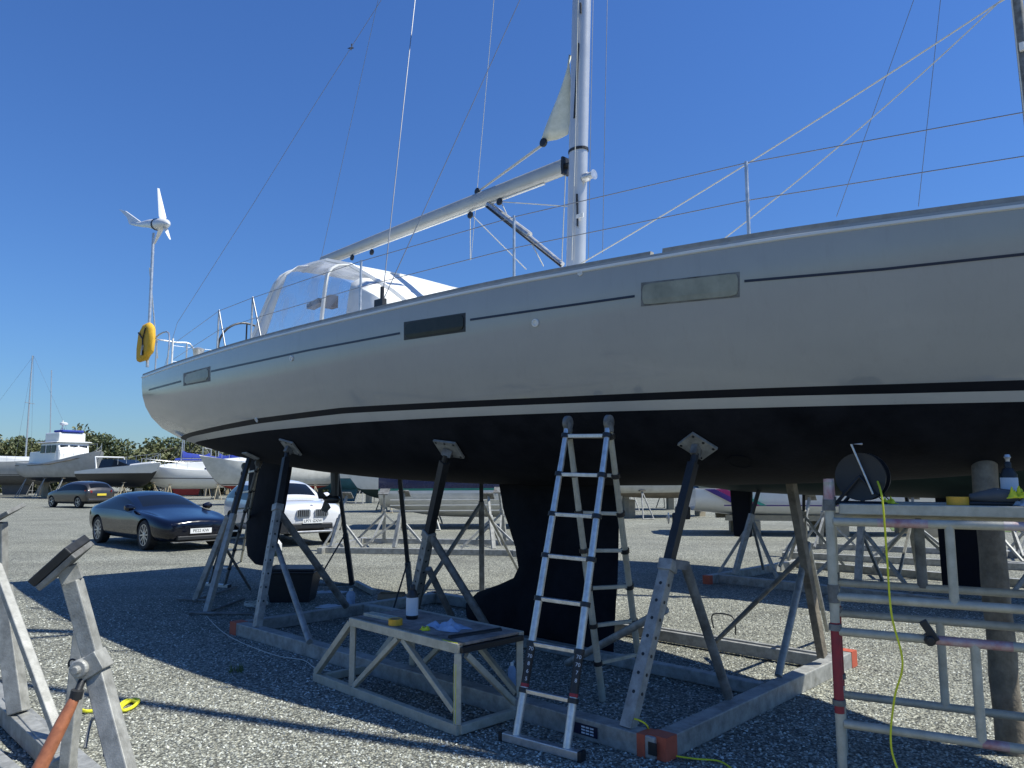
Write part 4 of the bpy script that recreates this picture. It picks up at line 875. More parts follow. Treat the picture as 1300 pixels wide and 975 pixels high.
part('body', MB().loft([[jr + V((a_ * w_, b_ * .1, z)) for a_, b_ in ((-1, -1), (1, -1), (1, 1), (-1, 1))] for w_, z in ((.13, 0), (.14, .1), (.14, .26), (.06, .36))]), 'white', t, bevel=.02); part('base_band', MB().box(jr + Z * .06, (.30, .22, .11)), 'dkgreen', t, bevel=.01); part('cap', MB().tube(jr + Z * .36, jr + Z * .42, .035), 'dkgreen', t)
bc_ = G(553, 862); bottle(G(650, 872), 'spray_can', 'small blue can on the gravel behind the ladder foot', 'white', .2, .035, 'cloth')

# ================================================================ VEHICLES
def split_materials(name, obj, names, root):
    dg = bpy.context.evaluated_depsgraph_get(); me = bpy.data.meshes.new_from_object(obj.evaluated_get(dg)); out = []
    for i, (nm, mt) in enumerate(names):
        bm = bmesh.new(); bm.from_mesh(me); bmesh.ops.delete(bm, geom=[f for f in bm.faces if f.material_index != i], context='FACES')
        if not bm.faces: bm.free(); continue
        m2 = bpy.data.meshes.new(nm); bm.to_mesh(m2); bm.free(); m2.materials.clear(); m2.materials.append(M[mt])
        m2.polygons.foreach_set('material_index', [0] * len(m2.polygons)); m2.polygons.foreach_set('use_smooth', [True] * len(m2.polygons)); m2.set_sharp_from_angle(angle=R(32))
        o = bpy.data.objects.new(nm, m2); C.objects.link(o); o.parent = root; out.append(o)
    bpy.data.objects.remove(obj); return out
def car(name, label, st, wheels, wr, paint, halfw, spokes=10, rimmat='silver'):
    """st rows: x, zlow, wlow, wmid, zmid, wbelt, zbelt, wglass, zglass, wroof, zroof, kind (b = body deck, c = cabin, w = screen)"""
    t = thing(name, (0, 0, 0), label, 'car'); mb = MB(); rings = []
    for (x, zl, wl, wm, zm, wb, zb, wg, zg, wr_, zr, kd) in st:
        half = [(wl * .8, zl), (wl, zl + .07), (wm, zm), (wb, zb), (wg, zg), (wr_, zr), (wr_ * .5, zr + .035)]
        rings.append([V((x, -y, z)) for y, z in half] + [V((x, 0, zr + .045))] + [V((x, y, z)) for y, z in half[::-1]])
    n = len(rings[0]); mb.v = [p for r in rings for p in r]
    for i in range(len(rings) - 1):
        ka, kb = st[i][-1], st[i + 1][-1]
        for k in range(n):
            a, b = i * n + k, i * n + (k + 1) % n; mb.f.append((a, b, b + n, a + n)); mi = 0
            side = k in (3, n - 5); top = k in (5, 6, 7, 8)
            if k == n - 1: mi = 2
            if ka in 'cw' and kb in 'cw' and side and not (ka == 'w' and kb == 'w'): mi = 1
            if ka + kb in ('ws', 'sw') and top: mi = 1
            if ka + kb in ('wc', 'cw') and top: mi = 1
            mb.m.append(mi)
    mb.f += [tuple(range(n))[::-1], tuple(range((len(rings) - 1) * n, len(rings) * n))]; mb.m += [0, 0]
    body = make('body', mb, [paint, 'carglass', 'black'], None, sub=2)
    cut = MB()
    for wx in wheels:
        for s_ in (-1, 1): cut.tube(V((wx, s_ * (halfw - .30), wr)), V((wx, s_ * (halfw + .2), wr)), wr * 1.12, n=28)
    co = make('cutter', cut, 'black'); q = body.modifiers.new('b', 'BOOLEAN'); q.operation = 'DIFFERENCE'; q.object = co; q.solver = 'EXACT'
    bpy.context.view_layer.update()
    split_materials(name, body, [('body', paint), ('window', 'carglass'), ('underside', 'black')], t); bpy.data.objects.remove(co)
    for wx in wheels:
        for s_ in (-1, 1):
            c = V((wx, s_ * (halfw - .275), wr)); ax = V((0, s_, 0)); w = .23
            ty = part('wheel', MB().lathe(c, ax, [(wr * .70, .0), (wr * .93, 0), (wr, .03), (wr, w - .03), (wr * .93, w), (wr * .72, w), (wr * .70, w - .03)], 32), 'rubber', t, local=True, smooth=True)
            rm = MB().lathe(c, ax, [(wr * .70, w - .06), (wr * .715, w - .004), (wr * .66, w - .004), (wr * .64, w - .05)], 32); rm.lathe(c, ax, [(wr * .17, w - .07), (wr * .17, w - .015), (.01, w - .01)], 16)
            for k in range(spokes):
                a = 2 * math.pi * k / spokes; d = V((math.cos(a), 0, math.sin(a))); e = V((math.cos(a + .1), 0, math.sin(a + .1)))
                rm.bar(c + ax * (w - .03) + d * wr * .14, c + ax * (w - .022) + e * wr * .67, .035 * wr / .35, .02, up=ax)
            part('rim', rm, rimmat, ty, local=True); part('brake_disc', MB().lathe(c, ax, [(.01, w - .12), (wr * .62, w - .12), (wr * .62, w - .10), (.01, w - .10)], 24), 'dkgrey', ty, local=True)
    return t
def plate(t, c, X, Y_, txt, mtl, name='number_plate'):
    X, Y_ = V(X).normalized(), V(Y_).normalized(); n = X.cross(Y_); p = part(name, MB().box(c, (.52, .115, .012), (X, Y_, n)), mtl, t, local=True)
    text('registration', txt, .10, 'black', c + n * .008, X, Y_, p, .001); return p
# dark blue low saloon, length 4.95; nose towards +x
sal = car('saloon_car', 'dark blue low sports saloon with alloy wheels parked beyond the shade', [
 (2.47, .30, .50, .62, .45, .60, .58, .52, .62, .45, .64, 'b'), (2.36, .22, .74, .80, .42, .78, .62, .68, .68, .60, .70, 'b'), (2.05, .18, .86, .93, .45, .90, .74, .74, .77, .64, .75, 'b'), (1.5, .17, .90, .985, .50, .96, .86, .80, .86, .68, .82, 'b'),
 (.95, .17, .90, .96, .50, .95, .88, .82, .90, .70, .90, 'b'), (.80, .17, .90, .96, .5, .94, .89, .83, .93, .72, .94, 'w'), (.0, .17, .90, .96, .5, .94, .91, .68, 1.22, .56, 1.27, 'c'), (-.6, .17, .90, .96, .5, .94, .92, .66, 1.29, .54, 1.335, 'c'),
 (-1.2, .17, .90, .97, .5, .96, .93, .65, 1.24, .53, 1.29, 'c'), (-1.85, .2, .90, .99, .52, .97, .96, .66, 1.06, .55, 1.09, 'w'), (-2.2, .25, .84, .92, .55, .90, .92, .70, .97, .55, .97, 'b'), (-2.45, .35, .70, .80, .55, .78, .82, .65, .86, .5, .86, 'b')],
 (1.50, -1.42), .355, 'carblue', .985)
for s_ in (-1, 1):
    part('headlight', MB().loft([[V((2.33 - .30 * abs(a_) + q, s_ * (.52 + .18 * a_), .60 + .045 * b_ + .03 * abs(a_))) for a_, b_ in ((-1, -.8), (1, -1), (1, 1), (-1, .9))] for q in (0, .05)]), 'lamp_clear', sal, local=True, bevel=.01)
    part('mirror', MB().lathe(V((.72, s_ * .98, .98)), (0, s_, 0), [(.05, -.1), (.075, -.04), (.09, .05), (.05, .12)], 12), 'carblue', sal, local=True, smooth=True)
part('intake', MB().box((2.43, 0, .30), (.12, 1.1, .10)), 'black', sal, local=True, bevel=.02); part('splitter', MB().box((2.41, 0, .21), (.16, 1.3, .02)), 'galv_d', sal, local=True)
plate(sal, V((2.49, 0, .46)), (0, 1, 0), (0, 0, 1), 'PE22 KWK' [:7], 'plate_w'); part('badge', MB().lathe((2.36, 0, .69), (.5, 0, 1), [(.03, 0), (.03, .012)], 12), 'silver', sal, local=True)
part('steering_wheel', MB().path([V((.45, -.36 + .17 * math.cos(a), .92 + .15 * math.sin(a))) for a in [i * .314 for i in range(21)]], .014, 6), 'black', sal, local=True)
a_ = R(-42); F_ = G(193, 699); put(sal, F_ - V((math.cos(a_) * 1.5 + math.sin(a_) * .98, math.sin(a_) * 1.5 - math.cos(a_) * .98, 0)) + V((-.3, .05, 0)), a_, sal['label'])
# white SUV 4.7 long, 1.68 high
suv = car('suv_car', 'white sport utility car with twin kidney grille beside the dark saloon', [
 (2.30, .42, .55, .72, .60, .72, .84, .62, .92, .52, .94, 'b'), (2.15, .32, .82, .88, .60, .86, .95, .76, 1.0, .62, 1.02, 'b'), (1.7, .26, .88, .94, .62, .92, 1.02, .80, 1.07, .66, 1.08, 'b'), (1.1, .25, .88, .95, .62, .93, 1.06, .82, 1.12, .70, 1.12, 'b'),
 (.95, .25, .88, .95, .62, .93, 1.08, .83, 1.14, .72, 1.15, 'w'), (.3, .25, .88, .95, .62, .93, 1.10, .74, 1.52, .62, 1.585, 'c'), (-.5, .25, .88, .95, .62, .93, 1.12, .73, 1.57, .60, 1.64, 'c'), (-1.3, .25, .88, .95, .62, .94, 1.15, .71, 1.55, .58, 1.62, 'c'),
 (-1.9, .28, .86, .94, .64, .93, 1.17, .68, 1.48, .55, 1.56, 'c'), (-2.2, .36, .82, .90, .66, .90, 1.15, .72, 1.24, .6, 1.28, 'w'), (-2.35, .45, .75, .84, .66, .84, 1.05, .7, 1.1, .55, 1.1, 'b')],
 (1.42, -1.42), .37, 'carwhite', .95, 5)
for s_ in (-1, 1):
    gk = part('kidney_grille', MB().loft([[V((2.27 + q, s_ * (.06 + .36 * a), .72 + .2 * b)) for a, b in ((0, .15), (.1, 0), (.85, 0), (1, .3), (.95, .9), (.8, 1), (.1, 1), (0, .85))] for q in (0, .055)]), 'silver', suv, local=True)
    part('grille_recess', MB().box((2.327, s_ * .24, .82), (.01, .29, .155)), 'black', gk, local=True)
    gs = MB()
    for k in range(6): gs.box((2.335, s_ * (.11 + .05 * k), .82), (.014, .013, .155))
    part('grille_bars', gs, 'silver', gk, local=True)
    part('headlight', MB().loft([[V((2.20 - .16 * max(0, a) + q, s_ * (.66 + .15 * a), .86 + .05 * b)) for a, b in ((-1, -1), (1, -.6), (1, 1), (-1, .7))] for q in (0, .05)]), 'lamp_clear', suv, local=True, bevel=.01)
    part('air_curtain', MB().loft([[V((2.21 + q, s_ * (.70 + .10 * a), .52 + .16 * b)) for a, b in ((-1, -1), (1, -1), (.6, 1), (-.2, 1))] for q in (0, .05)]), 'black', suv, local=True)
    part('mirror', MB().lathe(V((.75, s_ * 1.0, 1.2)), (0, s_, 0), [(.06, -.1), (.10, -.04), (.11, .05), (.06, .12)], 12), 'carwhite', suv, local=True, smooth=True)
part('bumper_intake', MB().box((2.26, 0, .50), (.14, 1.1, .15)), 'black', suv, local=True, bevel=.03); part('skid_plate', MB().box((2.22, 0, .36), (.2, 1.2, .06)), 'silver', suv, local=True, bevel=.02)
plate(suv, V((2.345, 0, .63)), (0, 1, 0), (0, 0, 1), 'LP71 GXW', 'plate_w'); part('badge', MB().lathe((2.22, 0, 1.0), (.7, 0, 1), [(.04, 0), (.04, .012)], 14), 'silver', suv, local=True)
a_ = R(-53); nc = G(403, 690); put(suv, V((-5.05, 19.2, 0)) - V((math.cos(a_) * 2.3, math.sin(a_) * 2.3, 0)) , a_, suv['label'])
# grey-brown hatchback, tail to us
hat = car('hatchback_car', 'grey-brown hatchback seen from behind near the motor boats', [
 (2.05, .35, .5, .68, .5, .66, .66, .6, .7, .5, .72, 'b'), (1.85, .25, .74, .82, .5, .8, .78, .7, .82, .6, .82, 'b'), (1.1, .2, .8, .87, .55, .85, .92, .76, .96, .66, .96, 'b'), (.85, .2, .8, .87, .55, .85, .94, .77, 1.0, .68, 1.0, 'w'),
 (.2, .2, .8, .87, .55, .86, .96, .68, 1.33, .56, 1.40, 'c'), (-.6, .2, .8, .87, .55, .86, .98, .67, 1.38, .55, 1.46, 'c'), (-1.4, .2, .8, .87, .55, .86, 1.0, .66, 1.34, .54, 1.42, 'c'), (-1.75, .25, .78, .86, .55, .85, 1.0, .66, 1.28, .55, 1.36, 'c'), (-2.0, .3, .76, .84, .6, .83, .98, .72, 1.04, .6, 1.06, 'w'), (-2.12, .38, .7, .8, .6, .78, .86, .7, .9, .6, .9, 'b')],
 (1.30, -1.28), .32, 'cargrey', .87, 5)
for s_ in (-1, 1):
    part('tail_light', MB().loft([[V((-2.09 + .22 * max(0, a) - q, s_ * (.68 + .14 * a), .92 + .07 * b)) for a, b in ((-1, -1), (1, -.8), (1, 1), (-1, .8))] for q in (0, .05)]), 'lamp_red', hat, local=True)
plate(hat, V((-2.15, 0, .72)), (0, -1, 0), (0, 0, 1), 'KF14 OWD' if False else 'KF14', 'plate_y') if False else part('number_plate', MB().box((-2.15, 0, .74), (.012, .52, .115)), 'plate_y', hat, local=True)
part('bumper', MB().box((-2.12, 0, .45), (.14, 1.5, .16)), 'cargrey', hat, local=True, bevel=.05)
pc = G(100, 639); pc = V((-24.6, 43.0, 0)); put(hat, pc, R(150), hat['label'])

# ================================================================ OTHER BOATS
def bhull(t, L, B, zb, zs, rise=.4, rise_s=0, mats=('white', 'pin', 'white', 'teal'), wl=.35, sw=.06, bd=.06, stern=.85, n=2.2, rake=.0, ns=26, name='hull', deck=True, rk=.13):
    tab = [(-L / 2, B / 2 * stern, zs + rise_s, zb + (zs - zb) * .25, n + .4), (-L * .3, B / 2 * .97, zs + rise_s * .5, zb + .06, n + .3), (-L * .05, B / 2, zs, zb, n), (L * .2, B / 2 * .88, zs + rise * .3, zb + .03, n - .2), (L * .38, B / 2 * .52, zs + rise * .7, zb + .18 * (zs - zb), max(1.25, n - .7)), (L * .47, B / 2 * .2, zs + rise * .92, zb + .45 * (zs - zb), 1.2), (L / 2, .015, zs + rise, zb + .82 * (zs - zb), 1.1)]
    z1 = zb + (zs - zb) * wl
    mb = hull_mesh(tab, [lambda x: z1 + sw + bd + .05 * (x / L), lambda x: z1 + bd + .05 * (x / L), lambda x: z1 + .05 * (x / L)], [0, 1, 2, 3], lambda x, y, z: V((x - rk * L * max(0, 2 * x / L)**3 * (1 - (z - zb) / (zs + rise - zb)), y, z)), ns=ns)
    h = part(name, mb, list(mats), t, local=True, smooth=True); return h, tab
def cabin(t, secs, mtl='white', name='cabin', parent=None):
    """secs: (x, half width bottom, half width top, z0, z1)"""
    return part(name, MB().loft([[V((x, s * w, z)) for s, w, z in ((-1, wb, z0), (1, wb, z0), (1, wt, z1), (.5, wt, z1 + .04), (-.5, wt, z1 + .04), (-1, wt, z1))] for x, wb, wt, z0, z1 in secs]), mtl, parent or t, local=True, bevel=.03)
def win(t, pts, mtl='carglass', name='window', th=.03): return part(name, MB().plate(pts, th), mtl, t, local=True)
def stands(t, xs, B, zb, mtl='galv', h=None):
    for x in xs:
        for s in (-1, 1):
            a = V((x, s * B * .42, zb + .35)); b = V((x, s * B * .62, 0)); p = part('stand', MB().tube(b + V((.25, 0, 0)), a, .03).tube(b - V((.25, 0, 0)), a, .03).tube(b + V((.25, 0, .03)), b - V((.25, 0, -.03)), .02), mtl, t, local=True); part('stand_pad', MB().box(a, (.25, .2, .04)), 'wood', p, local=True)
    for x in xs: part('keel_block', MB().box((x, 0, (zb - .05) / 2 + .0), (.3, .4, max(.1, zb - .03))), 'bunk', t, local=True)
def rig(t, x, H, z0, B, L, boomz=None, cover='blue', mr=.075):
    m = part('mast', MB().tube(V((x, 0, z0)), V((x - .1, 0, H)), mr, mr * .7, 12), 'alu', t, local=True, smooth=True); part('spreader', MB().bar(V((x, -.9, z0 + (H - z0) * .55)), V((x, .9, z0 + (H - z0) * .55)), .05), 'alu', m, local=True)
    for a, b in ((V((L / 2 - .1, 0, z0 - .2)), V((x, 0, H))), (V((-L / 2 + .1, 0, z0 - .2)), V((x, 0, H))), (V((x - .2, B / 2 - .1, z0 - .3)), V((x, 0, H))), (V((x - .2, -B / 2 + .1, z0 - .3)), V((x, 0, H)))): part('stay', MB().tube(a, b, .008, n=5), 'wire', m, local=True)
    if boomz:
        part('boom', MB().tube(V((x, 0, boomz)), V((x - L * .38, 0, boomz)), .06), 'alu', m, local=True); part('sail_cover', MB().loft([[V((x - .1 - L * .36 * q, w * c_, boomz + .05 + h * s_)) for c_, s_ in ((-1, 0), (1, 0), (.7, .6), (.1, 1), (-.7, .6))] for q, w, h in ((0, .14, .75), (.15, .17, .5), (.6, .15, .32), (1, .09, .16))]), cover, m, local=True, smooth=True)
def rails(t, L, B, z, h=.6, rise=.4, n=8, mtl='alu', side=(-1, 1), x0=-.45, x1=.46):
    for s in side:
        pts = []
        for i in range(n + 1):
            q = x0 + (x1 - x0) * i / n; w = B / 2 * .93 * (1 - max(0, (q + .1) / .6)**2.2); zz = z + rise * max(0, q + .1) / .6; pts.append(V((q * L, s * w, zz)))
        part('guard_rail', MB().path([p + V((0, 0, h)) for p in pts], .014, 6), mtl, t, local=True)
        for p in pts[::2]: part('stanchion', MB().tube(p, p + V((0, 0, h)), .014, n=6), mtl, t, local=True)

# second yacht behind the first, parallel to it
K2 = G(1224, 757); y2 = thing('sailing_yacht', (0, 0, 0), 'second sailing yacht standing close behind the large grey one, dark green bottom', 'yacht')
bhull(y2, 11.4, 3.3, 1.42, 2.75, .1, mats=('white', 'dkgreen', 'white', 'dkgreen'), wl=.30, sw=.07, bd=.07, stern=.6, n=2.1)
def fin(t, name, pts, th, mtl): return part(name, MB().plate([V((x, 0, z)) for x, z in pts], th), mtl, t, local=True, bevel=.03)
fin(y2, 'keel', [(-.28, 1.55), (.50, 1.55), (.42, .12), (-.26, .12)], .2, 'antifoul_fresh'); fin(y2, 'rudder', [(-3.72, 1.75), (-3.28, 1.75), (-3.34, .66), (-3.66, .66)], .12, 'antifoul_fresh')
cabin(y2, [(-2.2, 1.0, .9, 2.75, 3.05), (2.2, .8, .6, 2.75, 3.0)], name='coachroof')
mz = part('mast', MB().tube(V((1.36, 0, 2.7)), V((1.20, 0, 14.0)), .085, .065, 14), 'galv_d', y2, local=True, smooth=True); part('mast_fitting', MB().box((1.30, -.10, 8.0), (.06, .06, .12)), 'white', mz, local=True)
part('halyard', MB().tube(V((1.33, -.12, 3)), V((1.15, -.1, 13)), .01, n=6), 'rope', mz, local=True)
put(y2, K2 + V((0, 0, 0)), R(-45.4), y2['label'])
def cradle_frame(label, loc, rz, L, W, props, braces=(), mt='galv', h=.13):
    t = thing('boat_cradle', (0, 0, 0), label, 'boat cradle', 'steel boat cradles')
    for y in (-W / 2, W / 2): part('base_beam', MB().bar(V((-L / 2, y, h / 2)), V((L / 2, y, h / 2)), .12, h), mt, t, local=True, bevel=.006)
    for x in (-L / 2 + .06, L / 2 - .06): part('cross_beam', MB().bar(V((x, -W / 2 - .25, h / 2 + .003)), V((x, W / 2 + .25, h / 2 + .003)), .12, h + .01), mt, t, local=True, bevel=.006); 
    for x in (-L / 2 + .06, L / 2 - .06):
        for s in ((-1, 1) if 'red ends' in label else ()): part('end_cap', MB().box((x, s * (W / 2 + .30), h / 2), (.125, .10, h + .015)), 'orange', t, local=True)
    for (x, y, x2, y2_, zt, pn_) in props:
        a, b = V((x, y, h)), V((x2, y2_, zt)); m_ = a.lerp(b, .62); po = part('post', MB().bar(a, m_, .09, .08), mt, t, local=True, bevel=.005); part('jack', MB().bar(m_, b, .05), 'black_steel' if pn_ else mt, po, local=True)
        s = 1 if y > 0 else -1; nn = V((0, -s * .55, .8)).normalized(); px_, py_ = axes(nn); part('pad', MB().box(b, (.26, .24, .03), (px_, py_, nn)), 'galv_d', po, local=True)
        for dx in (-.75, .75): part('brace', MB().bar(V((max(-L / 2, min(L / 2, x + dx)), y, h)), m_ - V((0, 0, .1)), .045), mt, t, local=True)
        part('brace', MB().bar(V((x, y - s * 1.0, h)), m_ - V((0, 0, .15)), .04), mt, t, local=True)
    put(t, loc, rz, label); return t
cradle_frame('steel cradle with red ends beneath the second yacht behind the scaffold', K2 + V((-.4, .7, 0)), R(-45.4), 5.2, 2.9, [(2.3, -1.3, 2.0, -.75, 1.75, 1), (2.3, 1.3, 2.0, .75, 1.75, 1), (-.3, -1.35, -.3, -.9, 1.62, 1), (-.3, 1.35, -.3, .9, 1.62, 1), (-2.3, -1.3, -2.0, -.8, 1.72, 1), (-2.3, 1.3, -2.0, .8, 1.72, 1)])
cradle_frame('empty steel cradle standing in the sun beyond the keel gap', G(535, 700) + V((.2, .6, 0)), R(-8), 4.6, 2.6, [(-2.1, -1.2, -1.9, -.8, 1.3, 0), (-.6, -1.2, -.5, -.8, 1.35, 0), (1.7, -1.2, 1.5, -.8, 1.3, 0), (-1.6, 1.2, -1.5, .8, 1.35, 0), (1.6, 1.2, 1.5, .8, 1.4, 0)])
cradle_frame('empty steel cradle behind the scaffold in front of the white powerboat', V((8.6, 16.4, 0)), R(-30), 4.8, 2.6, [(-2.1, -1.2, -1.9, -.8, 1.3, 0), (.1, -1.2, .1, -.8, 1.35, 0), (2.0, 1.2, 1.8, .8, 1.4, 0), (-2.0, 1.2, -1.8, .8, 1.4, 0)])

cradle_frame('empty galvanised cradle farthest right behind the scaffold', V((11.6, 14.2, 0)), R(-52), 5.0, 2.6, [(-2.2, -1.2, -2.0, -.8, 1.4, 0), (0, -1.2, .0, -.8, 1.4, 0), (2.2, -1.2, 2.0, -.8, 1.4, 0), (-2.0, 1.2, -1.8, .8, 1.4, 0), (2.0, 1.2, 1.9, .8, 1.4, 0)])
# white powerboat with purple and green stripes
pb_ = thing('powerboat', (0, 0, 0), 'white powerboat with purple, magenta and green flash on timber bunks', 'powerboat')
bhull(pb_, 8.4, 2.6, .48, 1.38, .45, mats=('white', 'white', 'white', 'white'), wl=.3, stern=.97, n=2.6)
part('stripe', MB().box((-.6, -1.305, .90), (5.6, .03, .035)), 'purple', pb_, local=True)
for i, (mt, o) in enumerate((('purple', 0), ('magenta', .32), ('green', .52))): part('flash', MB().plate([V((-3.95 + o, -1.27, 1.37)), V((-3.65 + o, -1.28, 1.37)), V((-2.70 + o, -1.31, .90)), V((-3.05 + o, -1.31, .90))], .04), mt, pb_, local=True)
part('cover', MB().loft([[V((x, s * w, z)) for s, w, z in ((-1, w, 1.39), (1, w, 1.39), (.5, w, h), (-.5, w, h))] for x, w, h in ((-4.1, 1.2, 2.0), (-1, 1.25, 2.6), (1.5, 1.1, 2.5), (3.2, .6, 2.05))]), 'dkgreen', pb_, local=True, smooth=True)
part('outdrive', MB().box((-4.45, 0, .62), (.45, .3, .4)).box((-4.6, 0, .42), (.35, .12, .4)), 'black', pb_, local=True, bevel=.05); part('propeller', MB().lathe((-4.85, 0, .45), (-1, 0, 0), [(.03, 0), (.18, .03), (.18, .05), (.03, .1)], 10), 'silver', pb_, local=True)
for s in (-1, 1): part('bunk', MB().box((0, s * .9, .52), (6.6, .18, .16)), 'bunk', pb_, local=True)
for x in (-2.6, -.1, 2.5):
    part('timber_block', MB().box((x, -.9, .22), (.55, .35, .44)), 'bunk', pb_, local=True, bevel=.02); part('timber_block', MB().box((x, .9, .22), (.55, .35, .44)), 'bunk', pb_, local=True, bevel=.02)
put(pb_, V((9.75, 23.2, 0)), R(-6), pb_['label'])
# navy, white and green motor boat behind the keel
nb = thing('motor_boat', (0, 0, 0), 'motor boat with navy topsides, green stripe and grey bottom behind the empty cradle', 'motor boat')
bhull(nb, 8.8, 2.9, .35, 1.9, .3, mats=('navy', 'green', 'white', 'cream'), wl=.55, sw=.07, bd=.09, stern=.95, n=2.9)
cabin(nb, [(-2.5, 1.1, 1.0, 1.9, 2.9), (1.2, 1.0, .8, 1.9, 2.7), (2.6, .6, .5, 1.95, 2.1)]); 
for s in (-1, 1): win(nb, [V((-2.2, s * 1.09, 2.3)), V((.9, s * .99, 2.3)), V((.8, s * .93, 2.65)), V((-2.1, s * 1.05, 2.75))])
for z in (.62, .8, .98): part('spray_strake', MB().bar(V((-4.0, -1.43, z)), V((1.5, -1.40, z + .02)), .03), 'cream', nb, local=True)
stands(nb, (-2.6, 2.0), 2.9, .35); put(nb, V((-.1, 26.5, 0)), R(4), nb['label'])

# ---- row of boats along the hedge (left)
tr = thing('trawler_yacht', (0, 0, 0), 'grey-hulled trawler with white wheelhouse and radar mast', 'motor boat')
bhull(tr, 10.5, 3.5, 1.25, 2.75, .95, .1, mats=('greyhull', 'greyhull', 'greyhull', 'black'), wl=.28, stern=.8, n=2.3)
part('sheer_line', MB().path([V((-5.2, -1.42, 2.62)), V((-2, -1.75, 2.60)), V((1, -1.76, 2.68)), V((3, -1.35, 2.95)), V((4.6, -.4, 3.35))], .045, 6), 'brown', tr, local=True)
wh_ = cabin(tr, [(-1.6, 1.25, 1.2, 2.75, 4.35), (1.0, 1.25, 1.2, 2.8, 4.4), (1.35, 1.2, 1.1, 2.8, 3.5)], name='wheelhouse'); cabin(tr, [(-1.9, 1.4, 1.4, 4.4, 4.48), (1.25, 1.4, 1.35, 4.42, 4.5)], name='roof'); cabin(tr, [(-3.6, 1.15, 1.1, 2.75, 3.7), (-1.55, 1.2, 1.15, 2.75, 3.75)]); part('flybridge', MB().box((-.3, 0, 4.85), (2.2, 2.1, .75)), 'white', tr, local=True, bevel=.08)
for y in (-.75, 0, .75): win(tr, [V((1.22, y - .32, 3.62)), V((1.22, y + .32, 3.62)), V((1.10, y + .30, 4.2)), V((1.10, y - .30, 4.2))])
for s in (-1, 1):
    for x in (-1.2, -.3, .5): win(tr, [V((x - .32, s * 1.26, 3.6)), V((x + .32, s * 1.26, 3.6)), V((x + .32, s * 1.24, 4.2)), V((x - .32, s * 1.24, 4.2))])
part('radar_mast', MB().tube((-.9, 0, 4.4), (-.9, 0, 6.3), .05).tube((-1.3, -.5, 4.4), (-.9, 0, 5.8), .03).tube((-1.3, .5, 4.4), (-.9, 0, 5.8), .03), 'white', tr, local=True); part('radome', MB().lathe((-.7, 0, 5.9), (0, 0, 1), [(.2, 0), (.3, .05), (.3, .18), (.15, .25)], 14), 'white', tr, local=True, smooth=True)
part('flybridge_cover', MB().box((.2, 0, 5.35), (1.4, 1.7, .18)), 'blue', tr, local=True, bevel=.06)
rails(tr, 10.5, 3.5, 2.75, .6, .95, x0=.12, x1=.47); stands(tr, (-3, 0, 2.8), 3.5, 1.25); put(tr, V((-36.2, 61, 0)), R(-33), tr['label'])
sl = thing('sloop', (0, 0, 0), 'old grey sloop with bare mast at the far left', 'yacht')
bhull(sl, 11, 3.2, 1.0, 3.0, .4, mats=('greyhull', 'dkgrey', 'greyhull', 'dkgrey'), wl=.4); rig(sl, .6, 12.6, 3.0, 3.2, 11, None); cabin(sl, [(-2, 1, .9, 3.0, 3.5), (2.3, .8, .6, 3.0, 3.4)]); stands(sl, (-2.5, 2), 3.2, 1.0, 'galv_d'); fin(sl, 'keel', [(-1.2, 1.3), (1.2, 1.2), (1.0, .1), (-1.0, .1)], .3, 'dkgrey')
put(sl, V((-44.0, 67, 0)), R(8), sl['label'])
part('mizzen_mast', MB().tube(V((2.6, 0, 3.3)), V((2.2, 0, 11.3)), .05, .04), 'alu', sl, local=True)
sp = thing('speedboat', (0, 0, 0), 'black and white sports speedboat with low windscreen behind the hatchback', 'powerboat')
bhull(sp, 8.2, 2.7, .95, 2.35, .35, -.25, mats=('white', 'black', 'black', 'black'), wl=.45, sw=.25, bd=.12, stern=.95, n=2.0)
part('windscreen', MB().loft([[V((x, s * w, z)) for s, w, z in ((-1, w, 2.3), (1, w, 2.3), (.8, w, z1), (-.8, w, z1))] for x, w, z1 in ((-1.4, 1.15, 2.95), (.1, 1.1, 2.95), (1.5, .7, 2.5))]), 'carglass', sp, local=True, smooth=False, bevel=.02)
part('radar_arch', MB().path([V((-1.5, -1.2, 2.3)), V((-1.9, -1.1, 3.15)), V((-1.9, 1.1, 3.15)), V((-1.5, 1.2, 2.3))], .06), 'white', sp, local=True); cabin(sp, [(1.4, .7, .5, 2.35, 2.6), (3.4, .3, .2, 2.6, 2.75)], name='foredeck'); rails(sp, 8.2, 2.5, 2.4, .45, .5, x0=.1, x1=.48); stands(sp, (-2, 1.8), 2.7, .95, 'bunk'); put(sp, V((-28.3, 55, 0)), R(-30), sp['label'])
bl_ = thing('sloop', (0, 0, 0), 'navy sloop with red bottom and blue sail cover', 'yacht')
bhull(bl_, 9, 2.9, 1.3, 2.9, .4, mats=('navy', 'white', 'navy', 'redbot'), wl=.30); fin(bl_, 'keel', [(-1.7, 1.6), (1.5, 1.5), (.9, .12), (-1.3, .12)], .3, 'redbot'); rig(bl_, .5, 6.4, 3.0, 2.9, 9, 3.9); cabin(bl_, [(-2, .9, .8, 2.9, 3.35), (1.8, .7, .5, 2.9, 3.3)]); stands(bl_, (-2, 1.8), 2.9, 1.3, 'bunk'); rails(bl_, 9, 2.9, 2.9, .55); put(bl_, V((-28.6, 66, 0)), R(-150), bl_['label']); bl_.scale = (.85, .85, .85)
mc = thing('motor_cruiser', (0, 0, 0), 'cream motor cruiser with dark side stripes behind the white car', 'motor boat')
bhull(mc, 8.8, 3.0, .85, 2.35, .6, mats=('cream', 'pin', 'cream', 'redbot'), wl=.2, sw=.05, bd=.06, stern=.95, n=2.3); part('side_stripe', MB().path([V((-4.2, -1.36, 1.95)), V((-1, -1.51, 1.95)), V((1.5, -1.38, 2.1)), V((3.2, -.9, 2.35))], .03, 6), 'pin', mc, local=True)
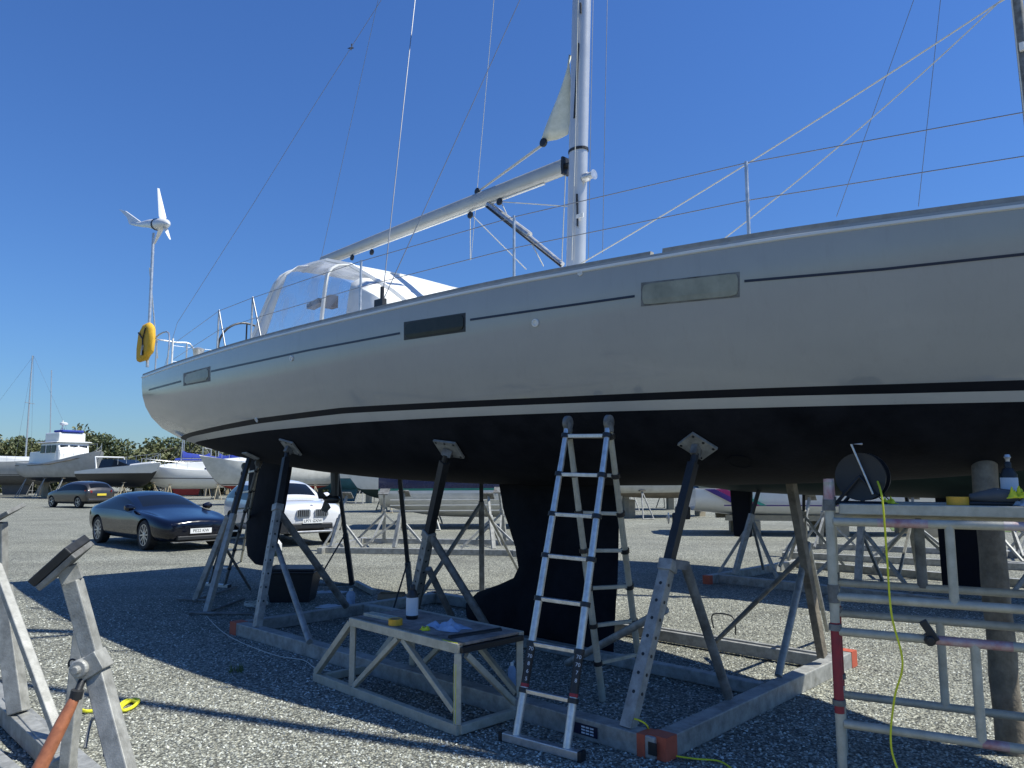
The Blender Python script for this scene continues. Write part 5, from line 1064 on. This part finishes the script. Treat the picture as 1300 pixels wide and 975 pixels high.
cabin(mc, [(-.6, 1.25, 1.1, 2.35, 3.0), (1.6, 1.0, .8, 2.4, 2.9), (3.0, .5, .4, 2.6, 2.75)]); part('windscreen', MB().loft([[V((x, s * w, z)) for s, w, z in ((-1, w, 2.9), (1, w, 2.9), (.8, w, z1), (-.8, w, z1))] for x, w, z1 in ((-1.6, 1.15, 3.5), (-.3, 1.1, 3.45), (.7, .8, 3.0))]), 'carglass', mc, local=True)
part('canopy', MB().loft([[V((x, s * w, z)) for s, w, z in ((-1, w, z0), (1, w, z0), (.7, w, z1), (-.7, w, z1))] for x, w, z0, z1 in ((-4.1, 1.2, 2.4, 2.9), (-2.6, 1.25, 2.4, 3.65), (-1.4, 1.15, 2.9, 3.7))]), 'navy', mc, local=True, smooth=True)
rails(mc, 8.8, 2.9, 2.45, .5, .5, x0=.05, x1=.48); stands(mc, (-2.4, 1.8), 3.0, .85, 'bunk'); put(mc, V((-15.2, 47.5, 0)), R(220), mc['label'])
b5 = thing('sloop', (0, 0, 0), 'white sloop with teal-blue bottom beyond the yacht rudder', 'yacht')
bhull(b5, 9.5, 3.0, .9, 2.6, .3, mats=('white', 'white', 'white', 'teal'), wl=.42); fin(b5, 'keel', [(-1.0, 1.2), (1.1, 1.1), (.8, .1), (-.9, .1)], .25, 'teal'); rig(b5, .4, 11, 2.7, 3, 9.5, 3.5); stands(b5, (-2.4, 1.8), 3.0, .9); put(b5, V((-11.2, 50, 0)), R(-8), b5['label'])
b6 = thing('cruiser', (0, 0, 0), 'white boat with dark green bottom and a bow anchor between two props', 'motor boat')
bhull(b6, 8.0, 2.7, .55, 2.1, .5, mats=('white', 'white', 'white', 'dkgreen'), wl=.35); rails(b6, 8, 2.6, 2.2, .5, .5, x0=.05, x1=.48); cabin(b6, [(-2.5, 1.0, .9, 2.1, 3.0), (1.0, .9, .7, 2.1, 2.8)]); stands(b6, (-2.2, 1.8), 2.7, .55, 'bunk'); put(b6, V((-4.6, 38, 0)), R(195), b6['label'])
part('anchor', MB().path([V((3.9, 0, 2.6)), V((4.3, 0, 2.5)), V((4.25, 0, 2.2))], .04).bar(V((4.25, -.2, 2.2)), V((4.25, .2, 2.2)), .06), 'galv_d', b6, local=True)
b7 = thing('cruiser', (0, 0, 0), 'white cruiser with a red and white lifebuoy on the rail, right of the ladder', 'motor boat')
bhull(b7, 8.0, 2.8, .75, 1.85, .4, mats=('white', 'pin', 'white', 'dkgrey'), wl=.3); rails(b7, 8, 2.7, 1.85, .6, .4); part('lifebuoy', MB().path([V((-1.5 + .33 * math.cos(a), -1.42, 1.55 + .33 * math.sin(a))) for a in [i * .3142 for i in range(21)]], .08, 8), 'redbot', b7, local=True, smooth=True); cabin(b7, [(-1.5, 1, .9, 1.85, 2.6), (2, .8, .6, 1.9, 2.4)]); stands(b7, (-2.6, -.6, 1.8), 2.8, .75)
put(b7, V((6.6, 40, 0)), R(6), b7['label'])
b8 = thing('cruiser', (0, 0, 0), 'small white boat on a galvanised stand frame just left of the striped powerboat', 'motor boat')
bhull(b8, 6.5, 2.5, .8, 1.7, .3, mats=('cream', 'cream', 'cream', 'brown'), wl=.3); rails(b8, 6.5, 2.4, 1.7, .5, .3); stands(b8, (-2, 1.5), 2.5, .8); put(b8, V((6.9, 33, 0)), R(20), b8['label'])
b9 = thing('cruiser', (0, 0, 0), 'white sports cruiser with a dark screen between the speedboat and the red-bottomed sloop', 'motor boat')
bhull(b9, 7.2, 2.6, .8, 2.2, .4, mats=('white', 'pin', 'white', 'white'), wl=.5); cabin(b9, [(-.8, 1.0, .85, 2.2, 2.8), (1.4, .8, .6, 2.2, 2.65), (2.6, .4, .3, 2.4, 2.5)]); win(b9, [V((1.5, -.6, 2.35)), V((1.5, .6, 2.35)), V((.9, .5, 2.9)), V((.9, -.5, 2.9))]); rails(b9, 7.2, 2.5, 2.2, .45, .4, x0=.05, x1=.48); stands(b9, (-1.8, 1.5), 2.6, .8, 'bunk'); put(b9, V((-24.2, 57, 0)), R(205), b9['label'])
# masts of the boats parked in the far row
for i, (u, Y, H, rz, hm_, lb_) in enumerate(((262, 72, 7.6, 20, 'white', 'far white yacht with short mast nearest the grey stern'), (282, 74, 8.0, 200, 'greyhull', 'far grey yacht, second from the grey stern'), (300, 70, 7.2, 10, 'white', 'far white yacht half hidden by the cream cruiser'), (236, 76, 8.2, 160, 'navy', 'far dark-hulled yacht above the speedboat bow'))):
    t = thing('far_yacht', (0, 0, 0), lb_, 'yacht', 'yachts in the far row'); bhull(t, 8.5, 2.7, .9, 2.4, .3, mats=(hm_, 'pin', 'white', 'teal'), wl=.4, ns=14); rig(t, .4, H, 2.5, 2.7, 8.5, 3.2, mr=.06); stands(t, (-2, 2), 2.7, .9)
    q = P(u, 590, Y); put(t, V((q.x, Y, 0)), R(rz), lb_)
# slatted fence and grass strip beyond the scaffold
fn = thing('picket_fence', V((15.5, 27.5, 0)), 'low dark picket fence in the distance beyond the scaffold', 'fence')
for k in range(24): part('picket', MB().box(V((13.0 + .26 * k, 27.5 - .05 * k, .55)), (.08, .03, 1.05)), 'dkgrey', fn)
for z in (.25, .85): part('fence_rail', MB().bar(V((12.9, 27.55, z)), V((19.2, 26.3, z)), .05, .03), 'dkgrey', fn)
solo('grass_strip', MB().add([(12.2, 24.4, .012), (17.5, 23.6, .012), (18.2, 25.4, .012), (13.0, 26.2, .012)], [(0, 1, 2, 3)]), 'grass', (13, 25, 0), 'patch of grass in the gravel', None, kind='structure')
# ================================================================ TREES
def tree_proto(name, H, W, mt, seed, nl=2300):
    r_ = np.random.default_rng(seed); t = thing(name, (0, 0, 0), 'x', 'tree', 'trees of the hedge behind the boats')
    tk = MB().path([V((0, 0, 0)), V((.1, .05, H * .3)), V((-.05, .1, H * .6)), V((.1, 0, H * .85))], [.2, .15, .09, .03], 8)
    for k in range(6):
        a = r_.random() * 6.28; z = H * (.2 + .5 * r_.random()); tk.path([V((0, 0, z)), V((math.cos(a) * W * .22, math.sin(a) * W * .22, z + H * .12)), V((math.cos(a) * W * .4, math.sin(a) * W * .4, z + H * .2))], [.07, .045, .015], 6)
    part('trunk', tk, 'bark', t, local=True)
    cl = []
    for k in range(20):
        a = r_.random() * 6.28; rr = W * .42 * math.sqrt(r_.random()); h = H * (.10 + .72 * r_.random()); cl.append((rr * math.cos(a), rr * math.sin(a) * .7, h, W * (.13 + .10 * r_.random())))
    cl.append((0, 0, H * .86, W * .14)); vs, fs = [], []
    for (cx, cy, cz, cr) in cl:
        m = int(nl / 10 * (cr / (W * .18))**2)
        for k in range(m):
            d = r_.normal(0, 1, 3); d /= np.linalg.norm(d); q = cr * (.55 + .6 * r_.random()**.6); p = np.array([cx, cy, cz]) + d * q * np.array([1, 1, .85])
            u_ = r_.normal(0, 1, 3); u_ /= np.linalg.norm(u_); w_ = np.cross(u_, r_.normal(0, 1, 3)); w_ /= np.linalg.norm(w_); s = .08 + .13 * r_.random(); o = len(vs)
            vs += [tuple(p - u_ * s * 1.3), tuple(p + w_ * s * .6), tuple(p + u_ * s * 1.3), tuple(p - w_ * s * .6)]; fs.append((o, o + 1, o + 2, o + 3))
    mb = MB(); mb.v = [V(v) for v in vs]; mb.f = fs; mb.m = [0] * len(fs); part('crown', mb, mt, t, local=True); return t
protos = [tree_proto('hawthorn_tree', 5.6, 7.0, 'leaf1', 1), tree_proto('sycamore_tree', 6.6, 6.5, 'leaf2', 2), tree_proto('willow_tree', 5.2, 7.5, 'leaf3', 3), tree_proto('hawthorn_tree', 6.2, 6.0, 'leaf1', 4)]
used = [False] * 4; k = 0
lbls = ['mid green rounded tree in the hedge behind the boatyard', 'dark green taller tree in the hedge behind the boatyard', 'pale grey-green spreading tree in the hedge behind the boatyard', 'olive green upright tree in the hedge behind the boatyard']
for row, (Y0, x0, x1, stp) in enumerate(((80, -92, 24, 3.6), (85, -94, 20, 4.6))):
    x = x0
    while x < x1:
        i = random.choice((0, 1, 2, 3)); o = protos[i] if not used[i] else copy_tree(protos[i]); used[i] = True
        put(o, V((x, Y0 + random.uniform(-2, 2), 0)), random.uniform(0, 6.28), lbls[i], 'trees of the hedge behind the boats'); s = random.uniform(.85, 1.2); o.scale = (s, s, s * random.uniform(.9, 1.12)); x += stp * random.uniform(.75, 1.25)
# ================================================================ BIRD
bp_ = P(446, 61, 30); bd_ = thing('bird', bp_, 'small dark bird flying high in the blue sky', 'bird')
part('body', MB().path([bp_ + V((-.16, 0, -.02)), bp_ + V((-.05, 0, 0)), bp_ + V((.06, 0, .0)), bp_ + V((.12, 0, .01))], [.008, .035, .03, .006], 8).plate([bp_ + V((0, 0, .01)), bp_ + V((.05, .02, .01)), bp_ + V((.02, .05, .25)), bp_ + V((-.03, .04, .20))], .01).plate([bp_ + V((0, 0, -.01)), bp_ + V((.05, -.02, -.01)), bp_ + V((.02, -.1, -.17)), bp_ + V((-.03, -.08, -.12))], .01), 'birdm', bd_, smooth=False)
